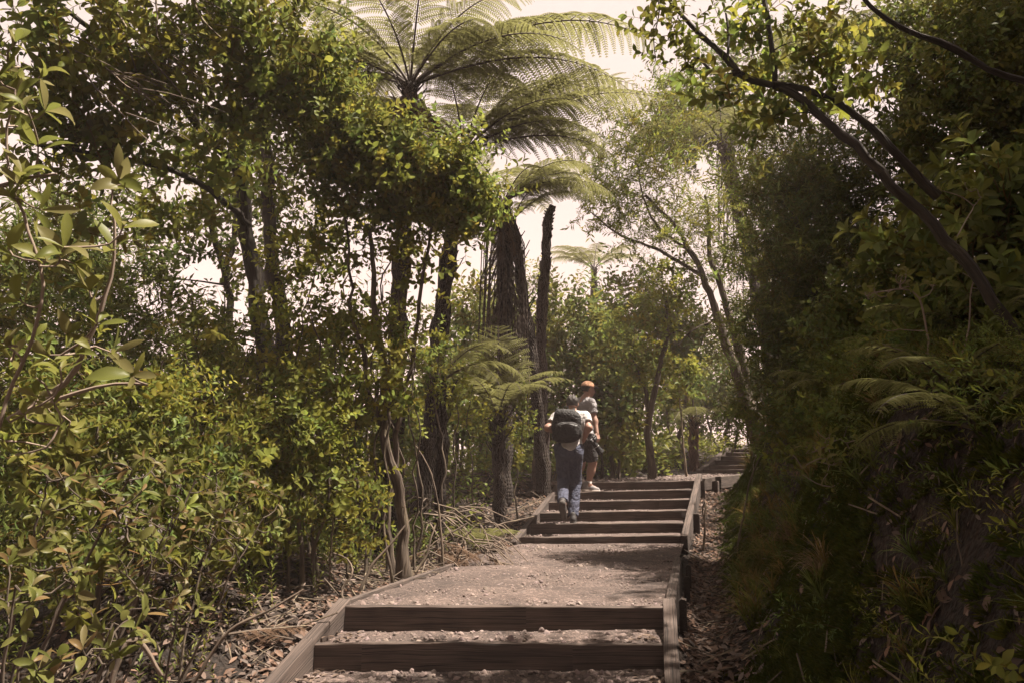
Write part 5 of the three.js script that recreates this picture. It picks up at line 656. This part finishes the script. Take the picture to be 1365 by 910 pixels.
const cm = { skin: std([0.30, 0.17, 0.125], { roughness: 0.6 }), hair: std([0.022, 0.016, 0.013], { roughness: 0.7, bumpMap: barkBump, bumpScale: 0.004 }), white: std([0.5, 0.47, 0.46], { bumpMap: clothBump, bumpScale: 0.02 }), grey: std([0.28, 0.265, 0.275], { bumpMap: clothBump, bumpScale: 0.02 }), jeans: std([0.05, 0.055, 0.088], { bumpMap: clothBump, bumpScale: 0.03 }), shorts: std([0.03, 0.027, 0.028], { bumpMap: clothBump, bumpScale: 0.03 }), shoeDark: std([0.03, 0.026, 0.026], { roughness: 0.7 }), sole: std([0.5, 0.44, 0.40]), soleDark: std([0.07, 0.06, 0.055]), shoeGrey: std([0.20, 0.18, 0.18], { roughness: 0.7 }), sock: std([0.62, 0.58, 0.55]), cap: std([0.47, 0.26, 0.16], { bumpMap: clothBump, bumpScale: 0.01 }), black: std([0.008, 0.007, 0.007], { roughness: 0.75, bumpMap: clothBump, bumpScale: 0.02 }), blackGloss: std([0.012, 0.011, 0.011], { roughness: 0.35 }), silver: std([0.55, 0.52, 0.5], { roughness: 0.3, metalness: 0.6 }) };
function person(o) {
  const { j } = o, base = o.base, root = thing('person', o.label, 'person', base), q = {}; for (const k in j) q[k] = j[k].clone().sub(base);
  const fwd = o.fwd, [f, r] = basis(fwd), mid = (a, b, t = 0.5) => a.clone().lerp(b, t), chest = mid(q.shL, q.shR).add(V(0, -0.10, 0)), pelvis = mid(q.hipL, q.hipR).add(V(0, 0.04, 0)), waist = mid(chest, pelvis, 0.62);
  const torso = [[q.shL.clone().add(V(0, -0.03, 0)), q.shR.clone().add(V(0, -0.03, 0)), 0.068, 0.068], [chest.clone().addScaledVector(r, -0.085), waist.clone().addScaledVector(r, -0.06), 0.105, 0.092], [chest.clone().addScaledVector(r, 0.085), waist.clone().addScaledVector(r, 0.06), 0.105, 0.092], [waist, pelvis, 0.115, 0.125], [q.hipL.clone().add(V(0, 0.06, 0)), q.hipR.clone().add(V(0, 0.06, 0)), 0.095, 0.095], [mid(q.shL, q.shR), q.head.clone().add(V(0, -0.07, 0)).addScaledVector(f, -0.02), 0.066, 0.056], [q.shL.clone(), q.neck.clone(), 0.045, 0.05], [q.shR.clone(), q.neck.clone(), 0.045, 0.05]];
  const armL = [[q.shL, q.elL, 0.052, 0.041], [q.elL, q.wrL, 0.042, 0.028]], armR = [[q.shR, q.elR, 0.052, 0.041], [q.elR, q.wrR, 0.042, 0.028]], legL = [[q.hipL, q.knL, 0.088, 0.06], [q.knL, q.knL.clone().lerp(q.anL, 0.35), 0.056, 0.057], [q.knL.clone().lerp(q.anL, 0.3), q.anL, 0.057, 0.038]], legR = [[q.hipR, q.knR, 0.088, 0.06], [q.knR, q.knR.clone().lerp(q.anR, 0.35), 0.056, 0.057], [q.knR.clone().lerp(q.anR, 0.3), q.anR, 0.057, 0.038]];
  const footL = [[q.anL, q.anL.clone().addScaledVector(o.toeL, 0.12).add(V(0, -0.03, 0)), 0.036, 0.028]], footR = [[q.anR, q.anR.clone().addScaledVector(o.toeR, 0.12).add(V(0, -0.03, 0)), 0.036, 0.028]];
  const gs = [skinOf([...torso, ...armL, ...armR, ...legL, ...legR, ...footL, ...footR], 0.05, 0.014)];
  const [hf, hat, ell, hb] = headField(q.head, o.look), hb3 = new THREE.Box3(q.head.clone().subScalar(0.16), q.head.clone().addScalar(0.16)); gs.push(surfaceNets(hf, hb3.min, hb3.max, 0.005));
  for (const [w, e, right] of [[q.wrL, q.elL, false], [q.wrR, q.elR, true]]) gs.push(skinOf(handBones(w.clone().addScaledVector(w.clone().sub(e).normalize(), -0.01), w.clone().sub(e), right ? r.clone().negate().addScaledVector(f, 0.3) : r.clone().addScaledVector(f, 0.3), 0.5, right), 0.008, 0.004));
  part(root, 'body', mergeGeometries(gs), o.skin ?? cm.skin);
  // shirt: torso and sleeves, grown a little, open at neck, cuffs and hem
  const slv = (arm, s) => [[arm[0][0], arm[0][0].clone().lerp(arm[0][1], s), 0.062, 0.060]], shirt = [...torso.slice(0, 5), ...torso.slice(6), ...slv(armL, 0.62), ...slv(armR, 0.62)], hem = pelvis.y + (o.hem ?? -0.03), nk = q.neck.clone().add(V(0, 0.0, 0));
  part(root, 'shirt', skinOf(shirt, 0.045, 0.011, 0.014, (p) => { const cutArm = (a, b) => { const d = V().subVectors(b, a).normalize(); return V().subVectors(p, a.clone().lerp(b, 0.58)).dot(d); }; let m = hem + 0.02 * Math.sin(p.x * 30) - p.y; m = Math.max(m, 0.078 - p.distanceTo(nk.clone().add(V(0, 0.05, 0)))); if (Math.abs(V().subVectors(p, chest).dot(r)) > 0.19) m = Math.max(m, Math.min(bone(p, q.shL, q.elL, 0.09, 0.09) < bone(p, q.shR, q.elR, 0.09, 0.09) ? cutArm(q.shL, q.elL) : cutArm(q.shR, q.elR), 1)); return m; }), o.shirtMat);
  const top = pelvis.y + 0.09, legs = [[q.hipL.clone().add(V(0, 0.06, 0)), q.hipR.clone().add(V(0, 0.06, 0)), 0.1, 0.1], [q.hipL.clone().add(V(0, -0.01, 0)).addScaledVector(f, -0.035), q.hipR.clone().add(V(0, -0.01, 0)).addScaledVector(f, -0.035), 0.09, 0.09]];
  const trouser = (hip, kn, an) => o.short ? [[hip, hip.clone().lerp(kn, 0.95), 0.092, 0.085]] : [[hip, kn, 0.09, 0.066], [kn, an.clone().lerp(kn, 0.0), 0.066, 0.058]];
  const ends = o.short ? [[q.hipL, q.knL, 0.88], [q.hipR, q.knR, 0.88]] : [[q.knL, q.anL, 0.93], [q.knR, q.anR, 0.97]];
  part(root, o.short ? 'shorts' : 'jeans', skinOf([...legs, ...trouser(q.hipL, q.knL, q.anL), ...trouser(q.hipR, q.knR, q.anR)], 0.035, 0.011, 0.013, (p) => { let m = p.y - top; for (const [a, b, t] of ends) { const c = a.clone().lerp(b, t); if (p.distanceTo(c) < 0.2) m = Math.max(m, V().subVectors(p, c).dot(V().subVectors(b, a).normalize())); } return m; }), o.legMat);
  for (const [an, toe] of [[q.anL, o.toeL], [q.anR, o.toeR]]) { const s = part(root, 'shoe', skinOf(shoe(an, toe), 0.03, 0.007), o.shoeMat); part(s, 'sole', skinOf(soleOf(an, toe), 0.01, 0.007, -0.016 + 0.02), o.soleMat ?? cm.sole); if (o.sock) part(root, 'sock', tube([an.clone().add(V(0, -0.02, 0)), an.clone().lerp(an === q.anL ? q.knL : q.knR, 0.2)], () => 0.046, 12, 1, 0.05), cm.sock); }
  const { sk, f: hf2, u } = hb; // hair: a shell round the skull, off the face
  part(root, 'hair', surfaceNets((p) => { const d = ell(p, sk, 0.084, 0.097, 0.106) + 0.004 * Math.sin(p.x * 90) * Math.sin(p.y * 80 + p.z * 70), v = V().subVectors(p, q.head), z = v.dot(hf2), y = v.dot(u); return Math.max(d, Math.min(z - 0.035, 9), -(y + 0.055 - 0.02 * (z < -0.03)), y < 0.055 ? z - 0.0 : z - 0.075); }, hb3.min, hb3.max, 0.006), o.hairMat ?? cm.hair);
  o.extra?.(root, q, hat, ell, hb);
  return root;
}
const p1base = pt(0.83, 0.2, 10.72);
person({ label: 'walker in white shirt and blue jeans wearing a black backpack', base: p1base, fwd: V(0.12, 0, -1), look: V(0.12, -0.12, -1), hem: 0.0, toeL: V(0.05, -0.9, -0.55).normalize(), toeR: V(0.1, -0.02, -1).normalize(), shirtMat: cm.white, legMat: cm.jeans, shoeMat: cm.shoeDark, soleMat: cm.soleDark,
  j: { head: P(763, 538, 10.95), neck: P(762, 551, 10.9), shL: P(743, 556, 10.85), shR: P(779, 555, 10.85), elL: P(730, 570, 10.75), elR: P(785, 570, 10.72), wrL: P(741, 577, 11.02), wrR: P(777, 588, 10.86), hipL: P(750, 603, 10.75), hipR: P(767, 603, 10.75), knL: P(751, 641, 10.88), knR: P(767, 643, 10.92), anL: P(750, 671, 10.42), anR: P(764, 689, 10.72) } });
{ // backpack
  const c = P(755.5, 567, 10.64), o = thing('backpack', 'black backpack on the back of the walker in blue jeans', 'backpack', c), sq4 = (p, a, b, d, e) => Math.pow(Math.pow(Math.abs(p.x / a), e) + Math.pow(Math.abs(p.y / b), e) + Math.pow(Math.abs(p.z / d), e), 1 / e) - 1, bx = (a, b, d) => [V(-a - 0.03, -b - 0.03, -d - 0.03), V(a + 0.03, b + 0.03, d + 0.03)];
  part(o, 'pack_body', surfaceNets((p) => sq4(V(p.x * (1 + 0.5 * Math.max(0, p.y)), p.y, p.z), 0.2, 0.225, 0.12, 3.4) * 0.12 + 0.004 * Math.sin(p.y * 30 + p.x * 9), ...bx(0.21, 0.235, 0.13), 0.012), cm.black);
  const fp = part(o, 'front_pocket', surfaceNets((p) => sq4(p, 0.155, 0.115, 0.05, 3.2) * 0.05, ...bx(0.16, 0.12, 0.06), 0.01), cm.black); fp.position.set(0, -0.07, 0.115);
  part(fp, 'zip', tube(curvePts([V(-0.13, 0.06, 0.036), V(0, 0.085, 0.045), V(0.13, 0.06, 0.036)], 0.03), () => 0.004, 5, 1, 0), cm.blackGloss);
  part(o, 'haul_loop', tube(curvePts([V(-0.03, 0.215, -0.06), V(-0.02, 0.26, -0.06), V(0.02, 0.26, -0.06), V(0.03, 0.215, -0.06)], 0.02), () => 0.008, 6, 1, 0), cm.black);
  for (const s of [-1, 1]) part(o, 'strap', tube(curvePts([V(s * 0.09, 0.19, -0.09), V(s * 0.115, 0.235, -0.2), V(s * 0.12, 0.15, -0.35), V(s * 0.14, -0.02, -0.33), V(s * 0.17, -0.13, -0.16), V(s * 0.16, -0.17, -0.07)], 0.03), () => 0.02, 8, 1, 0.05), cm.black);
}
person({ label: 'walker in orange cap, grey shirt and shorts looking aside', base: pt(1.18, 0.6, 12.2), fwd: V(0.6, 0, -0.8), look: V(0.93, -0.12, -0.25), hem: -0.06, short: true, sock: true, toeL: V(0.3, 0, -1).normalize(), toeR: V(0.95, -0.04, -0.35).normalize(), shirtMat: cm.grey, legMat: cm.shorts, shoeMat: cm.shoeGrey,
  j: { head: P(784, 519, 12.2), neck: P(780, 531, 12.22), shL: P(768, 538, 12.34), shR: P(787, 537, 12.05), elL: P(765, 562, 12.4), elR: P(793, 561, 12.0), wrL: P(770, 582, 12.3), wrR: P(796, 578, 11.92), hipL: P(773, 588, 12.28), hipR: P(784, 588, 12.12), knL: P(775, 615, 12.5), knR: P(790, 617, 12.2), anL: P(772, 633, 12.72), anR: P(784, 647, 12.18) },
  extra(root, q, hat, ell, hb) {
    const { sk, f, u } = hb, b = new THREE.Box3(q.head.clone().subScalar(0.2), q.head.clone().addScalar(0.2)), cap = part(root, 'cap', surfaceNets((p) => { const d = ell(p, sk.clone().addScaledVector(u, 0.012), 0.092, 0.100, 0.112), y = V().subVectors(p, q.head).dot(u); return Math.max(d, -(y - 0.042)); }, b.min, b.max, 0.006), cm.cap), br = [];
    const [ff, rr] = basis(f.clone().setY(0)); const s = new THREE.Shape(); s.moveTo(-0.085, 0); s.bezierCurveTo(-0.085, 0.07, -0.05, 0.105, 0, 0.105); s.bezierCurveTo(0.05, 0.105, 0.085, 0.07, 0.085, 0); s.bezierCurveTo(0.05, 0.035, -0.05, 0.035, -0.085, 0);
    const g = new THREE.ExtrudeGeometry(s, { depth: 0.008, bevelEnabled: true, bevelSize: 0.002, bevelThickness: 0.002, bevelSegments: 1, curveSegments: 10 }); g.applyMatrix4(new THREE.Matrix4().makeBasis(rr, f, u)); g.translate(...q.head.clone().addScaledVector(u, 0.046).addScaledVector(f, 0.062).toArray()); part(cap, 'brim', g, cm.shoeDark);
  } });
{ // camera in the hand
  const c = P(789, 586, 11.86), o = thing('handheld_camera', 'black camera with long lens held low by the walker in orange cap', 'camera', c), d = V(0.55, -0.72, -0.2).normalize(), rot = new THREE.Quaternion().setFromUnitVectors(V(0, 1, 0), d), add = (n, g, m, p = o) => { const x = part(p, n, g, m); return x; };
  const bodyG = new RoundedBoxGeometry(0.15, 0.075, 0.105, 3, 0.018); bodyG.applyQuaternion(rot); add('camera_body', bodyG, cm.blackGloss);
  const lat = new THREE.LatheGeometry([[0.0, 0.03], [0.036, 0.03], [0.036, 0.09], [0.041, 0.095], [0.041, 0.15], [0.044, 0.16], [0.044, 0.18], [0.056, 0.235], [0.054, 0.237], [0.04, 0.19], [0, 0.185]].map(([x, y]) => new THREE.Vector2(x, y)), 24); lat.applyQuaternion(rot); const lens = add('lens', lat, cm.black);
  const ring = new THREE.TorusGeometry(0.0415, 0.0035, 8, 24); ring.rotateX(Math.PI / 2); ring.translate(0, 0.12, 0); ring.applyQuaternion(rot); add('lens_ring', ring, cm.silver, lens);
  const hump = new RoundedBoxGeometry(0.06, 0.05, 0.04, 2, 0.012); hump.translate(0, 0.01, 0.065); hump.applyQuaternion(rot); add('viewfinder_hump', hump, cm.blackGloss);
  const dial = new THREE.CylinderGeometry(0.012, 0.012, 0.012, 14); dial.rotateX(Math.PI / 2); dial.translate(0.05, 0, 0.06); dial.applyQuaternion(rot); add('dial', dial, cm.silver);
  add('strap', tube(curvePts([V(-0.07, 0.0, 0.03), V(-0.09, 0.07, 0.05), V(-0.02, 0.1, 0.06), V(0.06, 0.06, 0.03), V(0.07, 0, 0)], 0.02), () => 0.009, 6, 1, 0), cm.white);
}

scene.traverse((o) => { if (o.isMesh) o.castShadow = o.receiveShadow = true; });
renderer.render(scene, camera);
